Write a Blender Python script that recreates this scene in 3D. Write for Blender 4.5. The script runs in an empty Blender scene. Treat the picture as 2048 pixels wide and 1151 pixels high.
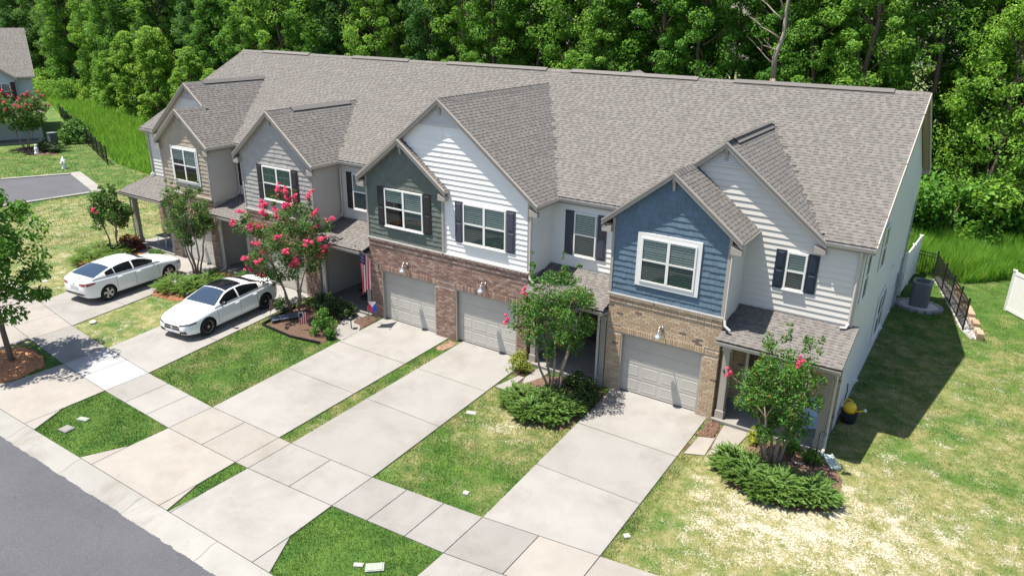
import bpy, bmesh, math, random
import numpy as np
from mathutils import Vector, Matrix

random.seed(7)
rng = np.random.default_rng(11)
SC = bpy.context.scene
COL = SC.collection
R_ = math.radians

# ---------------------------------------------------------------- camera
CAMP = Vector((9.4347, -20.1186, 11.8516))
YAW, PITCH, ROLL = 0.57949, 0.36259, 0.0143
cF = Vector((-math.sin(YAW) * math.cos(PITCH), math.cos(YAW) * math.cos(PITCH), -math.sin(PITCH)))
cR = Vector((math.cos(YAW), math.sin(YAW), 0))
cU = cR.cross(cF)
cR, cU = (cR * math.cos(ROLL) + cU * math.sin(ROLL)), (cU * math.cos(ROLL) - cR * math.sin(ROLL))
cam = bpy.data.cameras.new("camera")
cam.sensor_width = 36.0
cam.lens = 1470.49 / 2048 * 36.0
cam.clip_end = 2000
camo = bpy.data.objects.new("camera", cam)
COL.objects.link(camo)
m = Matrix.Identity(4)
for i in range(3):
    m[i][0], m[i][1], m[i][2], m[i][3] = cR[i], cU[i], -cF[i], CAMP[i]
camo.matrix_world = m
SC.camera = camo

# ---------------------------------------------------------------- sky, sun, exposure
TOSUN = Vector((-2.75, -1.66, 9.437)).normalized()
ELEV = math.asin(TOSUN.z)
w = bpy.data.worlds.new("World")
SC.world = w
w.use_nodes = True
nt = w.node_tree
nt.nodes.clear()
sky = nt.nodes.new("ShaderNodeTexSky")
sky.sky_type = 'NISHITA'
sky.sun_disc = False
sky.sun_elevation = ELEV
sky.sun_rotation = math.atan2(TOSUN.x, TOSUN.y)
sky.air_density = 1.0
sky.dust_density = 1.2
sky.ozone_density = 1.0
bg = nt.nodes.new("ShaderNodeBackground")
bg.inputs[1].default_value = 0.094
wo = nt.nodes.new("ShaderNodeOutputWorld")
nt.links.new(sky.outputs[0], bg.inputs[0])
nt.links.new(bg.outputs[0], wo.inputs[0])
sun = bpy.data.lights.new("sun", 'SUN')
sun.energy = 5.0
sun.angle = R_(0.5)
sun.color = (1.0, 0.94, 0.84)
suno = bpy.data.objects.new("sun", sun)
COL.objects.link(suno)
suno.rotation_euler = TOSUN.to_track_quat('Z', 'Y').to_euler()
suno.location = (0, -10, 40)
vs = SC.view_settings
vs.view_transform = 'Standard'
vs.look = 'None'
vs.exposure = 1.06
vs.gamma = 1.0
vs.use_curve_mapping = False
SC.cycles.max_bounces = 6
SC.cycles.transparent_max_bounces = 12
SC.cycles.caustics_reflective = False
SC.cycles.caustics_refractive = False

# ---------------------------------------------------------------- materials
MATS = {}


def _n(nt, t, **kw):
    n = nt.nodes.new(t)
    for k, v in kw.items():
        setattr(n, k, v)
    return n


def srgb(*c):
    return tuple((x / 255 / 12.92) if x <= 10 else ((x / 255 + .055) / 1.055) ** 2.4 for x in c)


def mat(name, base=(.5, .5, .5), rough=.6, metal=0., spec=.5, var=0., vscale=3., vcol=None, bump=0., bscale=30.,
        rnd=0., rndcol=None, fine=0., fscale=60., transl=0., coat=0., stretch=None, hue=0.):
    """Principled material with noise variation, per-piece random tone and bump."""
    if name in MATS:
        return MATS[name]
    M = bpy.data.materials.new(name)
    M.use_nodes = True
    t = M.node_tree
    t.nodes.clear()
    out = _n(t, "ShaderNodeOutputMaterial")
    p = _n(t, "ShaderNodeBsdfPrincipled")
    p.inputs["Roughness"].default_value = rough
    p.inputs["Metallic"].default_value = metal
    p.inputs["Specular IOR Level"].default_value = spec
    if coat:
        p.inputs["Coat Weight"].default_value = coat
        p.inputs["Coat Roughness"].default_value = .04
    L = t.links.new
    geo = _n(t, "ShaderNodeNewGeometry")
    col = _n(t, "ShaderNodeRGB")
    col.outputs[0].default_value = (*base, 1)
    cur = col.outputs[0]
    pos = geo.outputs["Position"]
    if stretch:
        mp = _n(t, "ShaderNodeMapping")
        mp.inputs["Scale"].default_value = stretch
        L(pos, mp.inputs[0])
        pos = mp.outputs[0]

    def mixin(fac, c2, blend='MIX'):
        nonlocal cur
        mx = _n(t, "ShaderNodeMix", data_type='RGBA', blend_type=blend)
        L(fac, mx.inputs[0])
        L(cur, mx.inputs[6])
        if isinstance(c2, tuple):
            mx.inputs[7].default_value = (*c2, 1)
        else:
            L(c2, mx.inputs[7])
        cur = mx.outputs[2]

    def ramp(src, a, b):
        r = _n(t, "ShaderNodeMapRange")
        r.inputs[1].default_value, r.inputs[2].default_value = a, b
        L(src, r.inputs[0])
        return r.outputs[0]

    def noise(scale, detail=4., rough_=.6):
        n = _n(t, "ShaderNodeTexNoise")
        n.inputs["Scale"].default_value = scale
        n.inputs["Detail"].default_value = detail
        n.inputs["Roughness"].default_value = rough_
        L(pos, n.inputs["Vector"])
        return n.outputs[0]
    if rnd or rndcol:
        oi = _n(t, "ShaderNodeObjectInfo")
        ad = _n(t, "ShaderNodeMath", operation='ADD')
        L(oi.outputs["Random"], ad.inputs[0])
        L(geo.outputs["Random Per Island"], ad.inputs[1])
        fr = _n(t, "ShaderNodeMath", operation='FRACT')
        L(ad.outputs[0], fr.inputs[0])
        if rndcol:
            cr = _n(t, "ShaderNodeValToRGB")
            cr.color_ramp.interpolation = 'CONSTANT'
            els = cr.color_ramp.elements
            while len(els) < len(rndcol):
                els.new(.5)
            for e, (ps, c) in zip(els, rndcol):
                e.position = ps
                e.color = (*c, 1)
            L(fr.outputs[0], cr.inputs[0])
            cur = cr.outputs[0]
        if rnd:
            mr = _n(t, "ShaderNodeMapRange")
            mr.inputs[3].default_value, mr.inputs[4].default_value = 1 - rnd, 1 + rnd
            f2 = _n(t, "ShaderNodeMath", operation='MULTIPLY')
            L(fr.outputs[0], f2.inputs[0])
            f2.inputs[1].default_value = 7.31
            f3 = _n(t, "ShaderNodeMath", operation='FRACT')
            L(f2.outputs[0], f3.inputs[0])
            L(f3.outputs[0], mr.inputs[0])
            hv = _n(t, "ShaderNodeHueSaturation")
            L(cur, hv.inputs["Color"])
            L(mr.outputs[0], hv.inputs["Value"])
            if hue:
                mh = _n(t, "ShaderNodeMapRange")
                mh.inputs[3].default_value, mh.inputs[4].default_value = .5 - hue, .5 + hue
                L(fr.outputs[0], mh.inputs[0])
                L(mh.outputs[0], hv.inputs["Hue"])
            cur = hv.outputs[0]
    if var:
        f = ramp(noise(vscale), .35, .68)
        ml = _n(t, "ShaderNodeMath", operation='MULTIPLY')
        L(f, ml.inputs[0])
        ml.inputs[1].default_value = var
        mixin(ml.outputs[0], vcol or tuple(x * .6 for x in base))
    if fine:
        f = ramp(noise(fscale, 3., .7), .3, .7)
        ml = _n(t, "ShaderNodeMath", operation='MULTIPLY')
        L(f, ml.inputs[0])
        ml.inputs[1].default_value = fine
        mixin(ml.outputs[0], tuple(x * .45 for x in base))
    L(cur, p.inputs["Base Color"])
    if bump:
        b = _n(t, "ShaderNodeBump")
        b.inputs["Strength"].default_value = bump
        b.inputs["Distance"].default_value = .02
        L(noise(bscale, 5.), b.inputs["Height"])
        L(b.outputs[0], p.inputs["Normal"])
    if transl:
        tr = _n(t, "ShaderNodeBsdfTranslucent")
        hs = _n(t, "ShaderNodeHueSaturation")
        hs.inputs["Value"].default_value = 1.5
        hs.inputs["Hue"].default_value = .485
        L(cur, hs.inputs["Color"])
        L(hs.outputs[0], tr.inputs[0])
        ms = _n(t, "ShaderNodeMixShader")
        ms.inputs[0].default_value = transl
        L(p.outputs[0], ms.inputs[1])
        L(tr.outputs[0], ms.inputs[2])
        L(ms.outputs[0], out.inputs[0])
    else:
        L(p.outputs[0], out.inputs[0])
    MATS[name] = M
    return M


def glass_mat(name, tint=(.5, .62, .6), refl=.12, clear=.75):
    """Window pane: tinted see-through sheet with a Fresnel reflection."""
    M = bpy.data.materials.new(name)
    M.use_nodes = True
    t = M.node_tree
    t.nodes.clear()
    L = t.links.new
    out = _n(t, "ShaderNodeOutputMaterial")
    tr = _n(t, "ShaderNodeBsdfTransparent")
    tr.inputs[0].default_value = (*tint, 1)
    gl = _n(t, "ShaderNodeBsdfGlossy")
    gl.inputs["Roughness"].default_value = .03
    lw = _n(t, "ShaderNodeFresnel")
    lw.inputs[0].default_value = 1.45
    mr = _n(t, "ShaderNodeMapRange")
    mr.inputs[3].default_value = refl
    mr.inputs[4].default_value = .9
    L(lw.outputs[0], mr.inputs[0])
    ms = _n(t, "ShaderNodeMixShader")
    L(mr.outputs[0], ms.inputs[0])
    L(tr.outputs[0], ms.inputs[1])
    L(gl.outputs[0], ms.inputs[2])
    L(ms.outputs[0], out.inputs[0])
    MATS[name] = M
    return M


def grass_mat(name, blades=False):
    """Lawn: greens, straw and bare sandy patches by noise in world space; shared by sheet and blades."""
    M = bpy.data.materials.new(name)
    M.use_nodes = True
    t = M.node_tree
    t.nodes.clear()
    L = t.links.new
    out = _n(t, "ShaderNodeOutputMaterial")
    p = _n(t, "ShaderNodeBsdfPrincipled")
    p.inputs["Roughness"].default_value = .8
    p.inputs["Specular IOR Level"].default_value = .2
    geo = _n(t, "ShaderNodeNewGeometry")
    at = _n(t, "ShaderNodeAttribute", attribute_name="dry")

    def noise(scale, detail=4., rough=.6, off=0.):
        mp = _n(t, "ShaderNodeMapping")
        mp.inputs["Location"].default_value = (off, off * .7, 0)
        mp.inputs["Scale"].default_value = (1, 1, .02)
        L(geo.outputs["Position"], mp.inputs[0])
        n = _n(t, "ShaderNodeTexNoise")
        n.inputs["Scale"].default_value = scale
        n.inputs["Detail"].default_value = detail
        n.inputs["Roughness"].default_value = rough
        L(mp.outputs[0], n.inputs["Vector"])
        return n.outputs[0]

    def math_(op, a, b):
        x = _n(t, "ShaderNodeMath", operation=op)
        for i, v in enumerate((a, b)):
            if isinstance(v, (int, float)):
                x.inputs[i].default_value = v
            else:
                L(v, x.inputs[i])
        return x.outputs[0]

    def rng_(src, a, b, c=0., d=1.):
        r = _n(t, "ShaderNodeMapRange", interpolation_type='SMOOTHSTEP')
        for i, v in enumerate((a, b, c, d)):
            r.inputs[i + 1].default_value = v
        L(src, r.inputs[0])
        return r.outputs[0]

    def mix(f, a, b):
        x = _n(t, "ShaderNodeMix", data_type='RGBA')
        L(f, x.inputs[0])
        for i, v in ((6, a), (7, b)):
            if isinstance(v, tuple):
                x.inputs[i].default_value = (*v, 1)
            else:
                L(v, x.inputs[i])
        return x.outputs[2]
    green = mix(rng_(noise(1.6, 6., .7), .32, .68), (.035, .095, .012), (.085, .155, .024))
    straw = mix(rng_(noise(2.6, 5., .7, 9.), .35, .65), (.14, .155, .042), (.28, .25, .115))
    dry = at.outputs["Fac"]
    # dryness pushes the thresholds of the straw and sand patches
    f1 = rng_(math_('ADD', noise(.8, 6., .7, 3.), math_('MULTIPLY', dry, .5)), .55, .86)
    c = mix(f1, green, straw)
    f2 = rng_(math_('ADD', math_('MULTIPLY', noise(1.7, 9., .8, 21.), .5), math_('ADD', math_('MULTIPLY', noise(19., 5., .8, 5.), .5), math_('MULTIPLY', dry, .15))), .60, .67)
    if not blades:
        c = mix(f2, c, (.43, .39, .32))
    else:
        c = mix(math_('MULTIPLY', f2, .55), c, (.36, .33, .20))
        oi = geo.outputs["Random Per Island"]
        hv = _n(t, "ShaderNodeHueSaturation")
        L(rng_(oi, 0., 1., .65, 1.4), hv.inputs["Value"])
        L(c, hv.inputs["Color"])
        c = hv.outputs[0]
    f3 = rng_(noise(28., 4., .75), .35, .7)
    if not blades:
        c = mix(math_('MULTIPLY', f3, .45), c, mix(f2, (.03, .06, .012), (.40, .33, .24)))
        b = _n(t, "ShaderNodeBump")
        b.inputs["Strength"].default_value = .7
        b.inputs["Distance"].default_value = .03
        L(noise(40., 4., .7), b.inputs["Height"])
        L(b.outputs[0], p.inputs["Normal"])
    L(c, p.inputs["Base Color"])
    L(p.outputs[0], out.inputs[0])
    MATS[name] = M
    return M


# ---------------------------------------------------------------- mesh building
class MB:
    def __init__(s):
        s.v, s.f = [], []

    def add(s, vs_, fs):
        b = len(s.v)
        s.v.extend([tuple(p) for p in vs_])
        s.f.extend([tuple(b + i for i in f) for f in fs])
        return s

    def hexa(s, p):
        return s.add(p, [(3, 2, 1, 0), (4, 5, 6, 7), (0, 1, 5, 4), (1, 2, 6, 5), (2, 3, 7, 6), (3, 0, 4, 7)])

    def box(s, x0, x1, y0, y1, z0, z1):
        return s.hexa([(x0, y0, z0), (x1, y0, z0), (x1, y1, z0), (x0, y1, z0), (x0, y0, z1), (x1, y0, z1), (x1, y1, z1), (x0, y1, z1)])

    def cbox(s, c, d, rz=0.):
        """box from centre and size, turned about z"""
        cx, cy, cz = c
        hx, hy, hz = d[0] / 2, d[1] / 2, d[2] / 2
        ca, sa = math.cos(rz), math.sin(rz)
        pts = []
        for z in (-hz, hz):
            for x, y in ((-hx, -hy), (hx, -hy), (hx, hy), (-hx, hy)):
                pts.append((cx + x * ca - y * sa, cy + x * sa + y * ca, cz + z))
        return s.hexa(pts)

    def prism(s, poly, vec):
        """extrude a 3-D polygon by vec"""
        n = len(poly)
        v = [Vector(p) for p in poly]
        o = Vector(vec)
        nrm = Vector((0, 0, 0))
        for i in range(n):
            nrm += v[i].cross(v[(i + 1) % n])
        if nrm.dot(o) > 0:
            v = v[::-1]
        pts = v + [p + o for p in v]
        fs = [tuple(range(n)), tuple(range(2 * n - 1, n - 1, -1))]
        fs += [(i, i + n, (i + 1) % n + n, (i + 1) % n) for i in range(n)]
        return s.add(pts, fs)

    def tube(s, pts, rad, n=8, cap=True):
        pts = [Vector(p) for p in pts]
        if not hasattr(rad, '__len__'):
            rad = [rad] * len(pts)
        rings = []
        ref = None
        for i, p in enumerate(pts):
            d = (pts[min(i + 1, len(pts) - 1)] - pts[max(i - 1, 0)]).normalized()
            if ref is None:
                ref = d.orthogonal().normalized()
            ref = (ref - d * ref.dot(d))
            ref = ref.normalized() if ref.length > 1e-6 else d.orthogonal().normalized()
            b = d.cross(ref)
            rings.append([p + (ref * math.cos(2 * math.pi * k / n) + b * math.sin(2 * math.pi * k / n)) * rad[i] for k in range(n)])
        vs_ = [q for r in rings for q in r]
        fs = []
        for i in range(len(pts) - 1):
            for k in range(n):
                a, c = i * n + k, i * n + (k + 1) % n
                fs.append((a, c, c + n, a + n))
        if cap:
            fs.append(tuple(range(n - 1, -1, -1)))
            fs.append(tuple(range((len(pts) - 1) * n, len(pts) * n)))
        return s.add(vs_, fs)

    def lathe(s, prof, c=(0, 0, 0), n=16):
        """prof: (radius, z) from bottom to top about the z axis"""
        vs_, fs = [], []
        for r, z in prof:
            for k in range(n):
                a = 2 * math.pi * k / n
                vs_.append((c[0] + r * math.cos(a), c[1] + r * math.sin(a), c[2] + z))
        for i in range(len(prof) - 1):
            for k in range(n):
                a, b = i * n + k, i * n + (k + 1) % n
                fs.append((a, b, b + n, a + n))
        fs.append(tuple(range(n - 1, -1, -1)))
        fs.append(tuple(range((len(prof) - 1) * n, len(prof) * n)))
        return s.add(vs_, fs)

    def grid(s, P):
        """P: rows of points -> quads"""
        r, c = len(P), len(P[0])
        vs_ = [p for row in P for p in row]
        return s.add(vs_, [(i * c + j, i * c + j + 1, (i + 1) * c + j + 1, (i + 1) * c + j) for i in range(r - 1) for j in range(c - 1)])

    def mesh(s, name, mats, smooth=False):
        me = bpy.data.meshes.new(name)
        me.from_pydata(s.v, [], s.f)
        for q in (mats if isinstance(mats, (list, tuple)) else [mats]):
            me.materials.append(q)
        if smooth:
            me.polygons.foreach_set("use_smooth", [True] * len(me.polygons))
        me.update()
        return me


ROOTINV = {}


def obj(name, data, parent=None, kind=None, label=None):
    o = bpy.data.objects.new(name, data)
    COL.objects.link(o)
    if parent is not None:
        o.parent = parent
        iv = ROOTINV.get(parent.name)
        if iv is not None:
            o.matrix_parent_inverse = iv
    if kind:
        o["kind"] = kind
    if label:
        o["label"] = label
    return o


def part(name, mb, material, parent, smooth=False, kind=None, label=None):
    return obj(name, mb.mesh(name, material, smooth), parent, kind, label)


def thing(name, label, cat, loc=(0, 0, 0), rz=0., group=None, world=False):
    """Empty at the base of a thing. world=True: its parts are modelled in world coordinates."""
    o = bpy.data.objects.new(name, None)
    o.empty_display_size = .2
    COL.objects.link(o)
    M = Matrix.Translation(loc) @ Matrix.Rotation(rz, 4, 'Z')
    o.matrix_world = M
    o["label"], o["category"] = label, cat
    if group:
        o["group"] = group
    if world:
        ROOTINV[o.name] = M.inverted()
    return o


def tag(o, label, cat, group=None):
    o["label"], o["category"] = label, cat
    if group:
        o["group"] = group
    return o


def np_mesh(name, V, F, mats, smooth=False, attr=None):
    """fast mesh from numpy arrays; F (n,3) or (n,4)"""
    me = bpy.data.meshes.new(name)
    V = np.asarray(V, np.float32)
    F = np.asarray(F, np.int32)
    me.vertices.add(len(V))
    me.vertices.foreach_set("co", V.ravel())
    k = F.shape[1]
    me.loops.add(F.size)
    me.loops.foreach_set("vertex_index", F.ravel())
    me.polygons.add(len(F))
    me.polygons.foreach_set("loop_start", np.arange(0, F.size, k, dtype=np.int32))
    me.polygons.foreach_set("loop_total", np.full(len(F), k, np.int32))
    me.polygons.foreach_set("use_smooth", np.full(len(F), bool(smooth)))
    for q in (mats if isinstance(mats, (list, tuple)) else [mats]):
        me.materials.append(q)
    if attr:
        for an, av in attr.items():
            a = me.attributes.new(an, 'FLOAT', 'POINT')
            a.data.foreach_set("value", np.asarray(av, np.float32))
    me.update(calc_edges=True)
    return me


def join_pieces(name, mesh, mats4, parent, material):
    """many transformed copies of one small mesh joined in one object (kind = stuff)"""
    V = np.empty(len(mesh.vertices) * 3, np.float32)
    mesh.vertices.foreach_get("co", V)
    V = V.reshape(-1, 3)
    Vh = np.c_[V, np.ones(len(V))]
    M = np.array([np.array(x) for x in mats4])            # n,4,4
    W = np.einsum('nij,vj->nvi', M, Vh)[:, :, :3].reshape(-1, 3)
    quads = [tuple(p.vertices) for p in mesh.polygons]
    Q = np.array([q for q in quads if len(q) == 4])
    n = len(V)
    F = (Q[None] + (np.arange(len(M)) * n)[:, None, None]).reshape(-1, 4)
    return obj(name, np_mesh(name, W, F, material), parent, "stuff")


def clip_poly(poly, a, b, c):
    """keep a*x+b*y<=c (2-D)"""
    out = []
    n = len(poly)
    for i in range(n):
        p, q = poly[i], poly[(i + 1) % n]
        dp, dq = a * p[0] + b * p[1] - c, a * q[0] + b * q[1] - c
        if dp <= 0:
            out.append(p)
        if (dp < 0 < dq) or (dq < 0 < dp):
            t = dp / (dp - dq)
            out.append((p[0] + (q[0] - p[0]) * t, p[1] + (q[1] - p[1]) * t))
    return out


def poly_area(p):
    return abs(sum(p[i][0] * p[(i + 1) % len(p)][1] - p[(i + 1) % len(p)][0] * p[i][1] for i in range(len(p)))) / 2


def in_poly(X, Y, poly):
    ins = np.zeros(X.shape, bool)
    n = len(poly)
    for i in range(n):
        x0, y0 = poly[i]
        x1, y1 = poly[(i + 1) % n]
        c = ((y0 > Y) != (y1 > Y))
        with np.errstate(divide='ignore', invalid='ignore'):
            xx = (x1 - x0) * (Y - y0) / (y1 - y0 + 1e-12) + x0
        ins ^= c & (X < xx)
    return ins
# ---------------------------------------------------------------- palette
def conc_mat(name, base, stain=(.6, .56, .50), k=.5):
    """broom-finished concrete: cloudy mottling, faint dirt streaks, fine grit"""
    M = mat(name, base, .88, var=.5, vscale=1.1, vcol=tuple(c * .80 for c in base), fine=.16, fscale=38, bump=.3, bscale=70, rnd=.06, spec=.25)
    t = M.node_tree
    L = t.links.new
    p = [n for n in t.nodes if n.type == 'BSDF_PRINCIPLED'][0]
    src = p.inputs["Base Color"].links[0].from_socket
    geo = [n for n in t.nodes if n.type == 'NEW_GEOMETRY'][0]
    no = _n(t, "ShaderNodeTexNoise")
    no.inputs["Scale"].default_value = .45
    no.inputs["Detail"].default_value = 9
    no.inputs["Roughness"].default_value = .72
    no.inputs["Distortion"].default_value = .6
    L(geo.outputs["Position"], no.inputs["Vector"])
    r = _n(t, "ShaderNodeMapRange")
    r.inputs[1].default_value, r.inputs[2].default_value, r.inputs[3].default_value, r.inputs[4].default_value = .48, .72, 0, k
    L(no.outputs[0], r.inputs[0])
    mx = _n(t, "ShaderNodeMix", data_type='RGBA', blend_type='MULTIPLY')
    L(r.outputs[0], mx.inputs[0])
    L(src, mx.inputs[6])
    mx.inputs[7].default_value = (*stain, 1)
    vo = _n(t, "ShaderNodeTexNoise")
    vo.inputs["Scale"].default_value = 3.4
    vo.inputs["Detail"].default_value = 7
    vo.inputs["Roughness"].default_value = .8
    L(geo.outputs["Position"], vo.inputs["Vector"])
    r2 = _n(t, "ShaderNodeMapRange")
    r2.inputs[1].default_value, r2.inputs[2].default_value, r2.inputs[3].default_value, r2.inputs[4].default_value = .60, .74, 0, .5
    L(vo.outputs[0], r2.inputs[0])
    m2 = _n(t, "ShaderNodeMix", data_type='RGBA', blend_type='MULTIPLY')
    L(r2.outputs[0], m2.inputs[0])
    L(mx.outputs[2], m2.inputs[6])
    m2.inputs[7].default_value = (.62, .58, .54, 1)
    L(m2.outputs[2], p.inputs["Base Color"])
    return M


M_CONC = conc_mat("concrete", (.262, .252, .238))
M_CONC_BEIGE = conc_mat("concrete_beige", (.275, .254, .230))
M_CONC_NEW = conc_mat("concrete_new", (.335, .336, .338), k=.3)
M_CONC_GREY = conc_mat("concrete_grey", (.236, .227, .215))
M_KERB = conc_mat("kerb_concrete", (.27, .262, .246), (.52, .47, .40), .75)
M_ASPH = mat("asphalt", (.078, .079, .092), .9, var=.7, vscale=.5, vcol=(.058, .059, .069), fine=.35, fscale=22, bump=.5, bscale=90)
def crack(Mt):
    """hairline cracks, sealed patches and bright grit in the asphalt"""
    t = Mt.node_tree
    L = t.links.new
    p = [n for n in t.nodes if n.type == 'BSDF_PRINCIPLED'][0]
    src = p.inputs["Base Color"].links[0].from_socket
    geo = [n for n in t.nodes if n.type == 'NEW_GEOMETRY'][0]
    wn = _n(t, "ShaderNodeTexNoise")
    wn.inputs["Scale"].default_value = 1.3
    wn.inputs["Detail"].default_value = 6
    L(geo.outputs["Position"], wn.inputs["Vector"])
    ad = _n(t, "ShaderNodeVectorMath", operation='ADD')
    L(geo.outputs["Position"], ad.inputs[0])
    L(wn.outputs["Color"], ad.inputs[1])
    vo = _n(t, "ShaderNodeTexVoronoi", feature='DISTANCE_TO_EDGE')
    vo.inputs["Scale"].default_value = .22
    L(ad.outputs[0], vo.inputs["Vector"])
    r = _n(t, "ShaderNodeMapRange")
    r.inputs[1].default_value, r.inputs[2].default_value, r.inputs[3].default_value, r.inputs[4].default_value = .0, .005, .32, 0
    L(vo.outputs["Distance"], r.inputs[0])
    m1 = _n(t, "ShaderNodeMix", data_type='RGBA')
    L(r.outputs[0], m1.inputs[0])
    L(src, m1.inputs[6])
    m1.inputs[7].default_value = (.028, .028, .03, 1)
    g = _n(t, "ShaderNodeTexNoise")
    g.inputs["Scale"].default_value = 26
    g.inputs["Detail"].default_value = 4
    g.inputs["Roughness"].default_value = .9
    L(geo.outputs["Position"], g.inputs["Vector"])
    r2 = _n(t, "ShaderNodeMapRange")
    r2.inputs[1].default_value, r2.inputs[2].default_value, r2.inputs[3].default_value, r2.inputs[4].default_value = .52, .78, 0, .8
    L(g.outputs[0], r2.inputs[0])
    m2 = _n(t, "ShaderNodeMix", data_type='RGBA')
    L(r2.outputs[0], m2.inputs[0])
    L(m1.outputs[2], m2.inputs[6])
    m2.inputs[7].default_value = (.17, .168, .175, 1)
    L(m2.outputs[2], p.inputs["Base Color"])


crack(M_ASPH)
M_LAWN = grass_mat("lawn_sheet")
M_BLADE = grass_mat("lawn_blades", True)
M_MULCH = mat("mulch_bark", (.13, .075, .05), .95, var=.6, vscale=9, vcol=(.06, .035, .025), bump=.9, bscale=30, rnd=.5)
M_STRAW = mat("mulch_straw", (.36, .16, .07), .95, var=.6, vscale=7, vcol=(.20, .085, .04), bump=.9, bscale=30, rnd=.5)
M_STONE = mat("gravel_stone", (.42, .40, .38), .8, rnd=.45)
M_PAVER = mat("paver_tan", (.36, .25, .17), .85, rnd=.2, fine=.3, fscale=50)


def dryness(X, Y):
    """how worn the turf is, by place (watered strips are green, side yards burnt)"""
    d = np.full(np.shape(X), .38)
    d = np.where((Y < -9.3), .0, d)                                  # street verges
    d = np.where((X > -13.6) & (X < -9.4) & (Y > -8.4) & (Y < 0), .22, d)
    d = np.where((X > -6.5) & (X < -5.8) & (Y > -8.4) & (Y < 0), .25, d)
    d = np.where((X > -3.2) & (X < .7) & (Y > -8.3), .24 + .45 * np.exp(-((X + 1.2) ** 2 + (Y + 3.6) ** 2) / 2.), d)
    d = np.where((X > 3.6) & (Y > -9) & (Y < 30), .47 - .06 * np.clip((Y + 2) / 5, 0, 1) + .30 * np.exp(-((X - 9.2) ** 2 + (Y + 3.2) ** 2) / 5.) + .42 * np.exp(-((X - 6.5) ** 2 + (Y + 3.6) ** 2) / 4.5) - .25 * np.clip((Y - 9) / 6, 0, 1) - .3 * np.clip((4.6 - X) / 1., 0, 1) * (Y < -3), d)
    d = np.where((X < -19) & (X > -40), .50, d)
    d = np.where((X < -40), .25, d)
    d = np.where((X > -20.5) & (X < -16) & (Y > -8), .46, d)
    return d


# ---------------------------------------------------------------- ground sheet
def ground_sheet():
    xs = np.unique(np.r_[np.arange(-200, -60, 5.), np.arange(-60, 26, .8), np.arange(26, 120.1, 6.)])
    ys = np.unique(np.r_[np.arange(-12.14, 30, .8), np.arange(30, 200.1, 6.)])
    X, Y = np.meshgrid(xs, ys)
    Z = np.zeros_like(X)
    far = np.clip((Y - 22) / 30, 0, 1)
    Z += far * -.6
    V = np.c_[X.ravel(), Y.ravel(), Z.ravel()]
    nx = len(xs)
    i, j = np.meshgrid(np.arange(len(ys) - 1), np.arange(nx - 1), indexing='ij')
    a = (i * nx + j).ravel()
    F = np.c_[a, a + 1, a + nx + 1, a + nx]
    me = np_mesh("ground", V, F, M_LAWN, attr={"dry": dryness(X, Y).ravel()})
    return obj("ground", me, None, "structure")


ground_sheet()


def sheet(name, poly, z, material):
    mb = MB()
    mb.add([(x, y, z) for x, y in poly], [tuple(range(len(poly)))])
    return obj(name, mb.mesh(name, material), None, "structure")


road = sheet("road", [(-240, -90), (90, -90), (90, -12.70), (-240, -12.70)], -.086, M_ASPH)
_e = MB()
_xs = np.arange(-44, 15, .06)
_j = np.convolve(rng.normal(0, .03, len(_xs) + 8), np.ones(5) / 5, 'same')[:len(_xs)]
_e.grid([[(x, -12.95, -.0845) for x in _xs], [(x, -12.86, -.078) for x in _xs], [(x, -12.765 + q, -.0765) for x, q in zip(_xs, _j)]])
obj("asphalt_lip", _e.mesh("asphalt_lip", M_ASPH), road)
# a bed under the kerb so nothing is open below
sheet("road_base", [(-240, -12.9), (90, -12.9), (90, -11.9), (-240, -11.9)], -.16, M_ASPH)


def inset(poly, d):
    n = len(poly)
    A = sum(poly[i][0] * poly[(i + 1) % n][1] - poly[(i + 1) % n][0] * poly[i][1] for i in range(n))
    P = poly if A > 0 else poly[::-1]
    out = P
    for i in range(n):
        p, q = P[i], P[(i + 1) % n]
        ex, ey = q[0] - p[0], q[1] - p[1]
        l = math.hypot(ex, ey)
        nx_, ny_ = ey / l, -ex / l
        out = clip_poly(out, nx_, ny_, nx_ * p[0] + ny_ * p[1] - d)
    return out


SLABS = []      # every concrete outline, so that grass does not grow there


def slab(name, poly, parent, material, z1=.035, z0=-.1, gap=.009):
    SLABS.append(poly)
    P = inset(poly, gap)
    e = .006
    Q = inset(poly, gap + e)
    mb = MB()
    n = len(P)
    if len(Q) != n:
        mb.prism([(x, y, z0) for x, y in P], (0, 0, z1 - z0))
    else:
        vs_ = [(x, y, z0) for x, y in P] + [(x, y, z1 - e) for x, y in P] + [(x, y, z1) for x, y in Q]
        fs = [(i, (i + 1) % n, (i + 1) % n + n, i + n) for i in range(n)] + [(i + n, (i + 1) % n + n, (i + 1) % n + 2 * n, i + 2 * n) for i in range(n)]
        fs.append(tuple(range(2 * n, 3 * n)))
        mb.add(vs_, fs)
    return part(name, mb, material, parent)


def structure_root(name, mesh_mb, material):
    o = obj(name, mesh_mb.mesh(name, material), None, "structure")
    return o


# bedding strips under the slabs carry them as structure roots
def bed_root(name, poly):
    mb = MB()
    P = inset(poly, .02)
    mb.add([(x, y, .004) for x, y in P], [tuple(range(len(P)))])
    return structure_root(name, mb, M_MULCH)


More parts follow.
